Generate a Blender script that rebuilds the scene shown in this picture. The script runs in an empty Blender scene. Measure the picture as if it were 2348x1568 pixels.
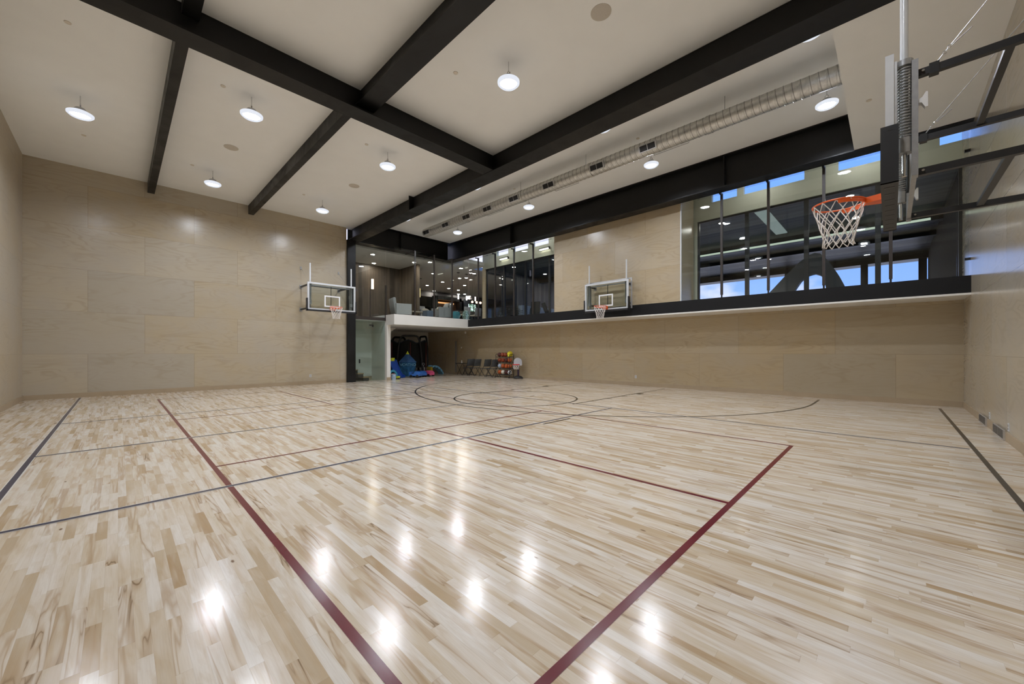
import bpy, bmesh, math, random
from mathutils import Vector, Matrix, Euler

random.seed(7)
PI = math.pi
scene = bpy.context.scene
COL = scene.collection

# ------------------------------------------------------------------ helpers
class MB:
    """collects simple solids and links them as ONE mesh object"""
    def __init__(self):
        self.bm = bmesh.new()

    def box(self, x0, x1, y0, y1, z0, z1, rot=None, piv=None):
        vs = [self.bm.verts.new((x, y, z)) for x in (x0, x1) for y in (y0, y1) for z in (z0, z1)]
        for f in ((0, 1, 3, 2), (4, 6, 7, 5), (0, 4, 5, 1), (2, 3, 7, 6), (0, 2, 6, 4), (1, 5, 7, 3)):
            self.bm.faces.new([vs[i] for i in f])
        if rot is not None:
            c = Vector(piv) if piv is not None else Vector(((x0 + x1) / 2, (y0 + y1) / 2, (z0 + z1) / 2))
            bmesh.ops.rotate(self.bm, verts=vs, cent=c, matrix=Euler(rot).to_matrix())
        return self

    def tube(self, pts, r, n=8, closed=False, cap=True):
        pts = [Vector(p) for p in pts]
        N = len(pts)
        rs = r if isinstance(r, (list, tuple)) else [r] * N
        rings = []
        up = None
        for i, p in enumerate(pts):
            if closed:
                d = pts[(i + 1) % N] - pts[i - 1]
            else:
                d = pts[min(i + 1, N - 1)] - pts[max(i - 1, 0)]
            d.normalize()
            if up is None:
                up = d.orthogonal().normalized()
            up = (up - d * up.dot(d))
            if up.length < 1e-6:
                up = d.orthogonal()
            up.normalize()
            sd = d.cross(up)
            rings.append([self.bm.verts.new(p + (up * math.cos(2 * PI * k / n) + sd * math.sin(2 * PI * k / n)) * rs[i]) for k in range(n)])
        M = N if closed else N - 1
        for i in range(M):
            a, b = rings[i], rings[(i + 1) % N]
            for k in range(n):
                self.bm.faces.new((a[k], a[(k + 1) % n], b[(k + 1) % n], b[k]))
        if cap and not closed:
            self.bm.faces.new(rings[0][::-1])
            self.bm.faces.new(rings[-1])
        return self

    def bar(self, p0, p1, w, h):
        """rectangular bar from p0 to p1"""
        p0, p1 = Vector(p0), Vector(p1)
        d = (p1 - p0).normalized()
        up = Vector((0, 0, 1)) if abs(d.z) < .95 else Vector((0, 1, 0))
        s = d.cross(up).normalized()
        u = s.cross(d).normalized()
        vs = []
        for p in (p0, p1):
            for a, b in ((-1, -1), (1, -1), (1, 1), (-1, 1)):
                vs.append(self.bm.verts.new(p + s * a * w / 2 + u * b * h / 2))
        for f in ((3, 2, 1, 0), (4, 5, 6, 7), (0, 1, 5, 4), (1, 2, 6, 5), (2, 3, 7, 6), (3, 0, 4, 7)):
            self.bm.faces.new([vs[i] for i in f])
        return self

    def lathe(self, prof, n=24, c=(0, 0, 0), scale=(1, 1)):
        rings = []
        for r, z in prof:
            if r < 1e-6:
                rings.append([self.bm.verts.new((c[0], c[1], c[2] + z))])
            else:
                rings.append([self.bm.verts.new((c[0] + r * scale[0] * math.cos(2 * PI * k / n), c[1] + r * scale[1] * math.sin(2 * PI * k / n), c[2] + z)) for k in range(n)])
        for a, b in zip(rings, rings[1:]):
            for k in range(n):
                k2 = (k + 1) % n
                if len(a) == 1 and len(b) == 1:
                    continue
                if len(a) == 1:
                    self.bm.faces.new((a[0], b[k2], b[k]))
                elif len(b) == 1:
                    self.bm.faces.new((a[k], a[k2], b[0]))
                else:
                    self.bm.faces.new((a[k], a[k2], b[k2], b[k]))
        return self

    def ball(self, c, r, seg=20, ring=12, sc=(1, 1, 1)):
        m = Matrix.Translation(c) @ Matrix.Diagonal((r * sc[0], r * sc[1], r * sc[2], 1))
        bmesh.ops.create_uvsphere(self.bm, u_segments=seg, v_segments=ring, radius=1, matrix=m)
        return self

    def prism(self, poly, a, b, axis='y'):
        """poly = list of (u,v): axis y -> (x,z); axis x -> (y,z); axis z -> (x,y)"""
        def P(u, v, t):
            return {'y': (u, t, v), 'x': (t, u, v), 'z': (u, v, t)}[axis]
        A = [self.bm.verts.new(P(u, v, a)) for u, v in poly]
        B = [self.bm.verts.new(P(u, v, b)) for u, v in poly]
        n = len(poly)
        self.bm.faces.new(A)
        self.bm.faces.new(B[::-1])
        for i in range(n):
            j = (i + 1) % n
            self.bm.faces.new((A[i], B[i], B[j], A[j]))
        return self

    def build(self, name, mat, parent=None, smooth=False, bevel=0, seg=2):
        bm = self.bm
        if bevel:
            es = [e for e in bm.edges if len(e.link_faces) == 2 and e.calc_face_angle(0) > .5]
            bmesh.ops.bevel(bm, geom=es, offset=bevel, segments=seg, affect='EDGES', profile=.5, clamp_overlap=True)
        bmesh.ops.recalc_face_normals(bm, faces=bm.faces)
        me = bpy.data.meshes.new(name)
        bm.to_mesh(me)
        bm.free()
        if smooth or bevel:
            for p in me.polygons:
                p.use_smooth = True
            try:
                me.set_sharp_from_angle(angle=math.radians(38))
            except Exception:
                pass
        o = bpy.data.objects.new(name, me)
        COL.objects.link(o)
        if mat:
            me.materials.append(mat)
        if parent:
            o.parent = parent
        return o


def tag(o, label=None, cat=None, group=None, kind=None):
    if label:
        o['label'] = label
    if cat:
        o['category'] = cat
    if group:
        o['group'] = group
    if kind:
        o['kind'] = kind
    return o


def thing(name, label, cat, loc=(0, 0, 0), rz=0, group=None, kind=None):
    o = bpy.data.objects.new(name, None)
    COL.objects.link(o)
    o.location = loc
    o.rotation_euler = (0, 0, rz)
    o.empty_display_size = .2
    return tag(o, label, cat, group, kind)


def struct(name, mb, mat, label, cat, bevel=0):
    return tag(mb.build(name, mat, bevel=bevel), label, cat, kind='structure')


def dup(root, loc, rz, label, group=None):
    r = root.copy()
    COL.objects.link(r)
    r.location = loc
    r.rotation_euler = (0, 0, rz)
    r['label'] = label
    if group:
        r['group'] = group
    for ch in list(root.children):
        c = ch.copy()
        COL.objects.link(c)
        c.parent = r
        for g in list(ch.children):
            d = g.copy()
            COL.objects.link(d)
            d.parent = c
    return r


def B(x0, x1, y0, y1, z0, z1):
    return MB().box(x0, x1, y0, y1, z0, z1)

# ------------------------------------------------------------------ materials
class NT:
    def __init__(self, name):
        self.m = bpy.data.materials.new(name)
        self.m.use_nodes = True
        self.t = self.m.node_tree
        self.t.nodes.clear()
        self.out = self.t.nodes.new('ShaderNodeOutputMaterial')

    def n(self, typ, **kw):
        nd = self.t.nodes.new('ShaderNode' + typ)
        for k, v in kw.items():
            if k.startswith('i_'):
                key = k[2:]
                key = int(key) if key.isdigit() else key
                self.set(nd.inputs[key], v)
            else:
                setattr(nd, k, v)
        return nd

    def set(self, sock, v):
        if isinstance(v, bpy.types.NodeSocket):
            self.t.links.new(v, sock)
        else:
            sock.default_value = v

    def math(self, op, a, b=0.0, c=0.0):
        nd = self.t.nodes.new('ShaderNodeMath')
        nd.operation = op
        self.set(nd.inputs[0], a)
        self.set(nd.inputs[1], b)
        self.set(nd.inputs[2], c)
        return nd.outputs[0]

    def mix(self, f, a, b, mode='MIX'):
        nd = self.t.nodes.new('ShaderNodeMix')
        nd.data_type = 'RGBA'
        nd.blend_type = mode
        self.set(nd.inputs['Factor'], f)
        self.set(nd.inputs[6], a)
        self.set(nd.inputs[7], b)
        return nd.outputs[2]

    def ramp(self, f, stops, interp='LINEAR'):
        nd = self.t.nodes.new('ShaderNodeValToRGB')
        nd.color_ramp.interpolation = interp
        el = nd.color_ramp.elements
        while len(el) < len(stops):
            el.new(.5)
        for e, (p, c) in zip(el, stops):
            e.position = p
            e.color = c if len(c) == 4 else (*c, 1)
        self.set(nd.inputs[0], f)
        return nd.outputs[0]

    def xyz(self, x, y, z):
        nd = self.t.nodes.new('ShaderNodeCombineXYZ')
        for i, v in enumerate((x, y, z)):
            self.set(nd.inputs[i], v)
        return nd.outputs[0]

    def pos(self):
        g = self.t.nodes.new('ShaderNodeNewGeometry')
        s = self.t.nodes.new('ShaderNodeSeparateXYZ')
        self.t.links.new(g.outputs['Position'], s.inputs[0])
        return s.outputs[0], s.outputs[1], s.outputs[2]

    def noise(self, vec, scale, detail=2.0, rough=.5, dist=0.0):
        nd = self.n('TexNoise', i_Scale=scale, i_Detail=detail, i_Roughness=rough, i_Distortion=dist)
        if vec is not None:
            self.set(nd.inputs['Vector'], vec)
        return nd.outputs[0]

    def white(self, vec):
        nd = self.n('TexWhiteNoise', noise_dimensions='3D')
        self.set(nd.inputs['Vector'], vec)
        return nd.outputs[0]

    def principled(self, **kw):
        p = self.n('BsdfPrincipled')
        for k, v in kw.items():
            self.set(p.inputs[k.replace('_', ' ')], v)
        self.t.links.new(p.outputs[0], self.out.inputs[0])
        return p

    def bump(self, h, strength=.1, dist=.01):
        nd = self.n('Bump', i_Strength=strength, i_Distance=dist)
        self.set(nd.inputs['Height'], h)
        return nd.outputs[0]


def lin(r, g, b):
    f = lambda c: (c / 255 / 12.92) if c / 255 <= .04045 else ((c / 255 + .055) / 1.055) ** 2.4
    return (f(r), f(g), f(b), 1)


def plain(name, col, rough=.5, metal=0.0, spec=.5, var=.06, vscale=8.0, bump=0.0):
    t = NT(name)
    tc = t.n('TexCoord')
    nz = t.noise(tc.outputs['Object'], vscale, 3.0)
    c = tuple(col[:3])
    lo = tuple(max(0, x * (1 - var)) for x in c) + (1,)
    hi = tuple(min(1, x * (1 + var)) for x in c) + (1,)
    kw = dict(Base_Color=t.ramp(nz, [(.3, lo), (.7, hi)]), Roughness=rough, Metallic=metal)
    p = t.principled(**kw)
    p.inputs['Specular IOR Level'].default_value = spec
    if bump:
        t.set(p.inputs['Normal'], t.bump(t.noise(tc.outputs['Object'], vscale * 8, 2.0), bump, .005))
    return t.m


def emit(name, col, strength):
    t = NT(name)
    e = t.n('Emission', i_Color=(*col[:3], 1), i_Strength=strength)
    t.t.links.new(e.outputs[0], t.out.inputs[0])
    return t.m


def glass(name, tint=(.93, .95, .94), ior=1.45, boost=0.0):
    t = NT(name)
    tr = t.n('BsdfTransparent', i_Color=(*tint, 1))
    gl = t.n('BsdfGlossy', i_Color=(1, 1, 1, 1), i_Roughness=0.0)
    ge = t.n('NewGeometry')
    dt = t.n('VectorMath', operation='DOT_PRODUCT')
    t.t.links.new(ge.outputs['Normal'], dt.inputs[0])
    t.t.links.new(ge.outputs['Incoming'], dt.inputs[1])
    om = t.math('SUBTRACT', 1.0, t.math('MINIMUM', t.math('ABSOLUTE', dt.outputs['Value']), 1.0))
    f0 = ((ior - 1) / (ior + 1)) ** 2 * .8 + boost
    f = t.math('MULTIPLY_ADD', t.math('POWER', om, 5.0), 1 - f0, f0)
    mx = t.n('MixShader')
    t.set(mx.inputs[0], f)
    t.t.links.new(tr.outputs[0], mx.inputs[1])
    t.t.links.new(gl.outputs[0], mx.inputs[2])
    t.t.links.new(mx.outputs[0], t.out.inputs[0])
    return t.m


def floor_mat():
    t = NT('maple_strip_floor')
    X, Y, Z = t.pos()
    W = .0575
    rx = t.math('DIVIDE', X, W)
    row = t.math('FLOOR', rx)
    r1 = t.white(t.xyz(row, 3.3, 1.7))
    r2 = t.white(t.xyz(row, 9.1, 5.2))
    L = t.math('MULTIPLY_ADD', r1, .55, .42)
    q = t.math('ADD', t.math('DIVIDE', Y, L), t.math('MULTIPLY', r2, 37.0))
    pi_ = t.math('FLOOR', q)
    a = t.white(t.xyz(row, pi_, 0.3))
    b = t.white(t.xyz(row, pi_, 7.7))
    c = t.white(t.xyz(row, pi_, 15.1))
    base = t.ramp(a, [(0.0, lin(214, 207, 196)), (.45, lin(211, 201, 186)), (.70, lin(204, 191, 171)), (.88, lin(192, 176, 152)), (.97, lin(180, 159, 129)), (1.0, lin(168, 144, 110))])
    off = t.math('MULTIPLY', b, 61.0)
    # soft figure inside each strip
    v1 = t.xyz(t.math('MULTIPLY_ADD', X, 16.0, off), t.math('MULTIPLY_ADD', Y, 2.2, off), off)
    fig = t.noise(v1, 1.0, 4.0, .55, .8)
    col = t.mix(t.math('MULTIPLY', t.ramp(fig, [(.42, (0, 0, 0)), (.68, (1, 1, 1))]), .6), base, lin(184, 160, 126), 'MIX')
    pale = t.ramp(t.noise(v1, .7, 3.0, .5, .3), [(.5, (0, 0, 0)), (.75, (1, 1, 1))])
    col = t.mix(t.math('MULTIPLY', pale, .45), col, lin(224, 217, 208))
    # fine grain
    v2 = t.xyz(t.math('MULTIPLY_ADD', X, 170.0, off), t.math('MULTIPLY', Y, 5.0), off)
    gr = t.noise(v2, 1.0, 3.0, .6)
    col = t.mix(t.math('MULTIPLY', t.ramp(gr, [(.45, (0, 0, 0)), (.8, (1, 1, 1))]), .22), col, lin(164, 144, 118))
    # dark heartwood streaks on some strips
    v3 = t.xyz(t.math('MULTIPLY_ADD', X, 13.0, off), t.math('MULTIPLY_ADD', Y, .9, off), off)
    ns = t.noise(v3, 1.0, 2.5, .5, .9)
    band = t.math('ABSOLUTE', t.math('SUBTRACT', ns, .5))
    st = t.math('SUBTRACT', 1.0, t.math('MINIMUM', t.math('MULTIPLY', band, 11.0), 1.0))
    sel = t.math('GREATER_THAN', c, .60)
    sf = t.math('MULTIPLY', t.math('MULTIPLY', st, sel), .62)
    col = t.mix(sf, col, lin(164, 134, 96))
    core = t.math('SUBTRACT', 1.0, t.math('MINIMUM', t.math('MULTIPLY', band, 60.0), 1.0))
    sel2 = t.math('MULTIPLY', t.math('GREATER_THAN', c, .74), t.ramp(t.noise(v1, .5, 2.0), [(.48, (0, 0, 0)), (.62, (1, 1, 1))]))
    col = t.mix(t.math('MULTIPLY', t.math('MULTIPLY', core, sel2), .75), col, lin(104, 80, 52))
    # knots
    kn = t.n('TexVoronoi', i_Scale=1.0)
    t.set(kn.inputs['Vector'], t.xyz(t.math('MULTIPLY', X, 5.0), t.math('MULTIPLY', Y, 2.0), 0.0))
    kf = t.ramp(kn.outputs['Distance'], [(0.0, (1, 1, 1)), (.035, (.8, .8, .8)), (.06, (0, 0, 0))])
    col = t.mix(t.math('MULTIPLY', kf, t.math('GREATER_THAN', a, .45)), col, lin(104, 76, 50))
    # seams
    fx = t.math('FRACT', rx)
    fy = t.math('FRACT', q)
    ex = t.math('LESS_THAN', fx, .022)
    ey = t.math('LESS_THAN', fy, .004)
    e = t.math('MAXIMUM', ex, ey)
    col = t.mix(t.math('MULTIPLY', e, .20), col, lin(120, 96, 68))
    rr = t.math('MULTIPLY_ADD', t.noise(t.xyz(X, Y, 0.0), 1.3, 3.0), .06, .135)
    p = t.principled(Base_Color=col, Roughness=rr)
    p.inputs['Specular IOR Level'].default_value = .5
    h = t.math('ADD', t.math('MULTIPLY', t.noise(t.xyz(t.math('MULTIPLY', X, 14.0), t.math('MULTIPLY', Y, 5.0), 0.0), 1.0, 2.0), 1.0), t.math('MULTIPLY', a, .12))
    t.set(p.inputs['Normal'], t.bump(h, .10, .006))
    return t.m


def ply_mat(name, axis, phase=0.0, z0=.03, tone=(1, 1, 1), rough=.27, spec=.58):
    """birch plywood sheets 2.5 x 1.27 in running bond; axis = horizontal world axis"""
    t = NT(name)
    X, Y, Z = t.pos()
    U = X if axis == 'x' else Y
    rz = t.math('DIVIDE', t.math('SUBTRACT', Z, z0), 1.27)
    row = t.math('FLOOR', rz)
    odd = t.math('MULTIPLY', t.math('MODULO', t.math('ADD', row, 10.0), 2.0), .5)
    ru = t.math('ADD', t.math('DIVIDE', t.math('ADD', U, phase), 2.5), odd)
    colm = t.math('FLOOR', ru)
    a = t.white(t.xyz(row, colm, 2.2))
    b = t.white(t.xyz(row, colm, 8.4))
    off = t.math('MULTIPLY', b, 43.0)
    tn = lambda c: tuple(c[i] * tone[i] for i in range(3)) + (1,)
    base = t.ramp(a, [(0.0, tn(lin(174, 165, 148))), (.5, tn(lin(187, 174, 151))), (1.0, tn(lin(181, 166, 139)))])
    v = t.xyz(t.math('MULTIPLY_ADD', U, .55, off), t.math('MULTIPLY_ADD', Z, 2.3, off), off)
    n1 = t.noise(v, 1.0, 2.0, .45, .55)
    rings = t.math('SINE', t.math('MULTIPLY', n1, 70.0))
    rf = t.ramp(t.math('MULTIPLY_ADD', rings, .5, .5), [(.55, (0, 0, 0)), (1.0, (1, 1, 1))])
    amt = t.math('MULTIPLY', rf, t.ramp(t.noise(t.xyz(t.math('MULTIPLY', U, .8), t.math('MULTIPLY', Z, 1.4), off), 1.0, 2.0), [(.35, (.03, .03, .03)), (.72, (.32, .32, .32))]))
    col = t.mix(amt, base, tn(lin(142, 123, 94)))
    wash = t.ramp(t.noise(t.xyz(t.math('MULTIPLY', U, .9), t.math('MULTIPLY', Z, 1.1), 4.0), 1.0, 4.0, .6), [(.4, (0, 0, 0)), (.72, (1, 1, 1))])
    col = t.mix(t.math('MULTIPLY', wash, .7), col, tn(lin(178, 170, 157)))
    fine = t.noise(t.xyz(t.math('MULTIPLY', U, 7.0), t.math('MULTIPLY', Z, 60.0), off), 1.0, 2.0)
    col = t.mix(t.math('MULTIPLY', fine, .16), col, tn(lin(154, 138, 114)))
    fu = t.math('FRACT', ru)
    fz = t.math('FRACT', rz)
    e = t.math('MAXIMUM', t.math('LESS_THAN', fu, .0032), t.math('LESS_THAN', fz, .0055))
    col = t.mix(t.math('MULTIPLY', e, .38), col, tn(lin(104, 86, 62)))
    p = t.principled(Base_Color=col, Roughness=rough)
    p.inputs['Specular IOR Level'].default_value = spec
    return t.m


def steel_mat(name='blackened_steel'):
    t = NT(name)
    tc = t.n('TexCoord')
    n1 = t.noise(tc.outputs['Object'], 1.6, 5.0, .6, .6)
    col = t.ramp(n1, [(.3, (.004, .004, .004)), (.7, (.010, .0095, .009))])
    p = t.principled(Base_Color=col, Roughness=t.ramp(n1, [(.35, (.34, .34, .34)), (.65, (.55, .55, .55))]))
    p.inputs['Specular IOR Level'].default_value = .32
    return t.m


def galv_mat():
    t = NT('galvanised_steel')
    tc = t.n('TexCoord')
    n1 = t.noise(tc.outputs['Object'], 14.0, 4.0, .6)
    col = t.ramp(n1, [(.3, (.50, .49, .46)), (.7, (.68, .67, .63))])
    X, Y, Z = t.pos()
    sx = t.math('SUBTRACT', X, 9.93)
    sz = t.math('SUBTRACT', Z, 6.82)
    ang = t.math('DIVIDE', t.math('ARCTAN2', sz, sx), 2 * PI)
    fr = t.math('FRACT', t.math('ADD', t.math('DIVIDE', Y, .145), ang))
    seam = t.math('LESS_THAN', t.math('ABSOLUTE', t.math('SUBTRACT', fr, .5)), .05)
    col = t.mix(t.math('MULTIPLY', seam, .65), col, (.12, .115, .105, 1))
    pnl = t.white(t.xyz(t.math('FLOOR', t.math('ADD', t.math('DIVIDE', Y, .145), ang)), 1.0, 2.0))
    col = t.mix(t.math('MULTIPLY', pnl, .18), col, (.40, .39, .37, 1))
    t.principled(Base_Color=col, Metallic=.85, Roughness=.38)
    return t.m


def ball_mat(name, col, line):
    t = NT(name)
    tc = t.n('TexCoord')
    s = t.n('SeparateXYZ')
    t.t.links.new(tc.outputs['Object'], s.inputs[0])
    x, y, z = s.outputs
    ax = t.math('ABSOLUTE', x)
    az = t.math('ABSOLUTE', z)
    d = t.math('MINIMUM', ax, az)
    cur = t.math('ABSOLUTE', t.math('SUBTRACT', t.math('ABSOLUTE', y), t.math('MULTIPLY_ADD', t.math('MULTIPLY', x, x), 2.6, .055)))
    d = t.math('MINIMUM', d, cur)
    f = t.math('LESS_THAN', d, .0045)
    n1 = t.noise(tc.outputs['Object'], 160.0, 1.0)
    c = t.mix(f, (*col[:3], 1), (*line[:3], 1))
    p = t.principled(Base_Color=c, Roughness=.5)
    t.set(p.inputs['Normal'], t.bump(n1, .2, .002))
    return t.m


def soccer_mat():
    t = NT('soccer_ball_panels')
    tc = t.n('TexCoord')
    v = t.n('TexVoronoi', i_Scale=9.0)
    t.t.links.new(tc.outputs['Object'], v.inputs['Vector'])
    c = t.ramp(v.outputs['Distance'], [(.0, (.01, .01, .012)), (.38, (.01, .01, .012)), (.42, (.75, .76, .78)), (1, (.75, .76, .78))], 'LINEAR')
    t.principled(Base_Color=c, Roughness=.4)
    return t.m


def boards_mat(name, axis, w, c0, c1, rough=.5):
    t = NT(name)
    X, Y, Z = t.pos()
    U = X if axis == 'x' else Y
    r = t.math('DIVIDE', U, w)
    row = t.math('FLOOR', r)
    a = t.white(t.xyz(row, 1.1, 4.4))
    off = t.math('MULTIPLY', a, 31.0)
    V = t.math('ADD', Z, t.math('MULTIPLY', Y if axis == 'x' else X, 1.0))
    g = t.noise(t.xyz(t.math('MULTIPLY', U, 30.0), t.math('MULTIPLY', V, 1.2), off), 1.0, 4.0, .6, .4)
    f = t.math('MULTIPLY_ADD', g, .7, t.math('MULTIPLY', a, .4))
    c = t.ramp(f, [(.25, c0), (.8, c1)])
    e = t.math('LESS_THAN', t.math('FRACT', r), .05)
    c = t.mix(t.math('MULTIPLY', e, .7), c, (.004, .004, .004, 1))
    t.principled(Base_Color=c, Roughness=rough)
    return t.m


M = {}
M['floor'] = floor_mat()
M['ply_back'] = ply_mat('plywood_back_wall', 'x', .642)
M['ply_side'] = ply_mat('plywood_side_wall', 'y', .1, tone=(1.0, .95, .85))  # orange-brown cast of the light here is put into the tone
M['ply_left'] = ply_mat('plywood_left_wall', 'y', .8, tone=(.97, .98, 1.0), rough=.4)
M['ply_right'] = ply_mat('plywood_right_wall', 'x', .35, tone=(.94, .97, 1.02), rough=.18, spec=.75)  # bluish tone paints the window's sky reflection into the plywood
M['ply_panel'] = ply_mat('plywood_upper_panel', 'y', 1.1, z0=.55, tone=(1.06, 1.02, .95))
M['base'] = plain('baseboard_paint', lin(166, 148, 122), .45, var=.05, vscale=3)
M['ceil'] = plain('ceiling_paint', lin(239, 240, 239), .8, var=.012, vscale=2)
M['white'] = plain('white_paint', lin(226, 224, 218), .6, var=.015, vscale=3)
M['greenwall'] = plain('corridor_paint', lin(196, 198, 182), .6, var=.02, vscale=2)
M['steel'] = steel_mat()
M['blackmetal'] = plain('black_powder_coat', (.012, .012, .013), .42, var=.15)
M['bronze'] = plain('dark_bronze_frame', (.035, .026, .021), .4, var=.12)
M['galv'] = galv_mat()
M['alu'] = plain('brushed_aluminium', (.62, .62, .62), .34, metal=.75, var=.05, vscale=20)
M['alu_white'] = plain('silver_white_frame', (.66, .68, .70), .35, metal=.1, var=.03)
M['zinc'] = plain('zinc_grey', (.36, .36, .36), .42, metal=.5, var=.07, vscale=20)
M['chrome'] = plain('chrome_hardware', (.7, .7, .7), .18, metal=1.0)
M['orange'] = plain('orange_rim_enamel', (.75, .11, .012), .35, var=.06)
M['net'] = plain('white_net_cord', (.78, .74, .70), .8, var=.05, vscale=30)
M['rubber'] = plain('black_padding', (.012, .012, .013), .5, var=.1)
M['printwhite'] = plain('white_print', (.82, .83, .84), .5, var=.02)
M['glass'] = glass('clear_glass')
M['glass_dark'] = glass('tinted_window_glass', (.94, .955, .965), 1.45, .0)
M['glass_door'] = glass('green_edge_glass', (.86, .92, .90), 1.45, .01)
M['boardglass'] = glass('backboard_glass_sheet', (.90, .93, .92), 1.4)
M['lens'] = emit('lamp_lens_light', (.92, .97, 1.07), 232.0)
M['housing'] = plain('lamp_housing', (.55, .56, .58), .35, metal=.4)
M['reflector'] = emit('lamp_translucent_reflector', (.93, .97, 1.06), .62)
M['speaker'] = plain('speaker_grille', lin(196, 189, 178), .8, var=.03, vscale=60)
M['cap'] = plain('sprinkler_cover', lin(214, 206, 194), .5)
M['red'] = plain('red_court_paint', (.125, .010, .017), .2, var=.1, vscale=4)
M['blue'] = plain('navy_court_paint', (.020, .026, .060), .2, var=.12, vscale=1)
M['black'] = plain('black_court_paint', (.016, .014, .013), .2, var=.12, vscale=2)
M['wood_dark'] = boards_mat('dark_wood_boards', 'x', .17, (.036, .027, .020, 1), (.13, .098, .070, 1))
M['wood_dark_y'] = boards_mat('dark_wood_boards_return', 'y', .17, (.036, .027, .020, 1), (.13, .098, .070, 1))
M['wood_grey'] = boards_mat('weathered_grey_boards', 'x', .14, (.09, .074, .06, 1), (.32, .27, .23, 1))
M['patio_ceil'] = boards_mat('charcoal_ceiling_boards', 'x', .12, (.018, .023, .027, 1), (.10, .12, .13, 1), .5)
M['tread'] = plain('oak_tread', lin(170, 140, 104), .45)
M['bracketblack'] = plain('black_hardware', (.01, .01, .01), .4)

# ------------------------------------------------------------------ camera and world
CAM = bpy.data.cameras.new('camera')
cam = bpy.data.objects.new('camera', CAM)
COL.objects.link(cam)
cam.location = (0, 0, 1.39)
yaw = .7755
cam.rotation_euler = (PI / 2, 0, math.atan2(math.sin(yaw), math.cos(yaw)) - PI / 2)
CAM.sensor_width = 36
CAM.sensor_fit = 'HORIZONTAL'
CAM.lens = 885.74 / 2348 * 36
CAM.shift_y = 20.9 / 2348
CAM.clip_start = .05
CAM.clip_end = 300
scene.camera = cam

W = bpy.data.worlds.new('sky_world')
scene.world = W
W.use_nodes = True
wt = W.node_tree
wt.nodes.clear()
wo = wt.nodes.new('ShaderNodeOutputWorld')
bg = wt.nodes.new('ShaderNodeBackground')
tc = wt.nodes.new('ShaderNodeTexCoord')
sep = wt.nodes.new('ShaderNodeSeparateXYZ')
wt.links.new(tc.outputs['Generated'], sep.inputs[0])
gr = wt.nodes.new('ShaderNodeValToRGB')
gr.color_ramp.elements[0].position = 0.0
gr.color_ramp.elements[0].color = (.27, .43, .88, 1)
gr.color_ramp.elements[1].position = .35
gr.color_ramp.elements[1].color = (.15, .31, .80, 1)
wt.links.new(sep.outputs[2], gr.inputs[0])
mp = wt.nodes.new('ShaderNodeMapping')
mp.inputs['Scale'].default_value = (5, 5, 11)
wt.links.new(tc.outputs['Generated'], mp.inputs[0])
nz = wt.nodes.new('ShaderNodeTexNoise')
nz.inputs['Scale'].default_value = 1.6
nz.inputs['Detail'].default_value = 6
wt.links.new(mp.outputs[0], nz.inputs['Vector'])
# more cloud towards +Y (left of the view) and near the horizon
ad = wt.nodes.new('ShaderNodeMath')
ad.operation = 'MULTIPLY_ADD'
wt.links.new(sep.outputs[1], ad.inputs[0])
ad.inputs[1].default_value = 1.0
wt.links.new(nz.outputs[0], ad.inputs[2])
sb = wt.nodes.new('ShaderNodeMath')
sb.operation = 'MULTIPLY_ADD'
wt.links.new(sep.outputs[2], sb.inputs[0])
sb.inputs[1].default_value = -1.0
wt.links.new(ad.outputs[0], sb.inputs[2])
cr = wt.nodes.new('ShaderNodeValToRGB')
cr.color_ramp.elements[0].position = .47
cr.color_ramp.elements[0].color = (0, 0, 0, 1)
cr.color_ramp.elements[1].position = .66
cr.color_ramp.elements[1].color = (1, 1, 1, 1)
wt.links.new(sb.outputs[0], cr.inputs[0])
mxw = wt.nodes.new('ShaderNodeMix')
mxw.data_type = 'RGBA'
wt.links.new(cr.outputs[0], mxw.inputs['Factor'])
wt.links.new(gr.outputs[0], mxw.inputs[6])
mxw.inputs[7].default_value = (.66, .66, .84, 1)
wt.links.new(mxw.outputs[2], bg.inputs[0])
bg.inputs[1].default_value = 1.3
wt.links.new(bg.outputs[0], wo.inputs[0])

vs = scene.view_settings
vs.view_transform = 'Standard'
vs.look = 'None'
vs.gamma = 1
vs.use_curve_mapping = False
vs.exposure = 0.45
try:
    c = scene.cycles
    c.use_denoising = True
    c.max_bounces = 10
    c.diffuse_bounces = 5
    c.glossy_bounces = 4
    c.transparent_max_bounces = 24
    c.transmission_bounces = 6
    c.sample_clamp_indirect = 6.0
    c.caustics_reflective = False
    c.caustics_refractive = False
    c.blur_glossy = 0.5
except Exception:
    pass

# ------------------------------------------------------------------ room shell
XL, XR, YB, YF = -1.875, 14.6, 17.35, -1.285
XF = 13.35            # face of the mezzanine fascia
ZC, ZS = 6.9, 7.35    # main ceiling, raised strip ceiling
ZU = 3.08             # upper floor level

struct('floor', B(-2.2, 14.8, -1.6, 23.0, -.2, 0), M['floor'], 'pale maple strip gym floor', 'floor')
struct('wall_back', B(XL - .2, 7.14, YB, YB + .2, 0, ZC + .1), M['ply_back'], 'tall plywood wall behind the hoop with long arms', 'wall')
struct('wall_left', B(XL - .2, XL, YF - .2, YB, 0, ZC + .1), M['ply_left'], 'plywood wall at the left edge of the gym', 'wall')
struct('wall_right', B(XL - .2, 14.95, YF - .2, YF, 0, 7.6), M['ply_right'], 'plywood wall behind the closest hoop at right', 'wall')
struct('wall_side', B(XR, XR + .2, YF, 23.0, 0, 2.66), M['ply_side'], 'long low plywood wall under the black mezzanine edge', 'wall')
struct('ceiling', B(XL - .2, 7.45, YF - .2, YB + .2, ZC, ZC + .2), M['ceil'], 'off white main ceiling between black beams', 'ceiling')
struct('ceiling', B(7.45, 14.95, YF - .2, 18.0, ZS, ZS + .2), M['ceil'], 'raised off white ceiling strip over the round metal duct', 'ceiling')
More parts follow.
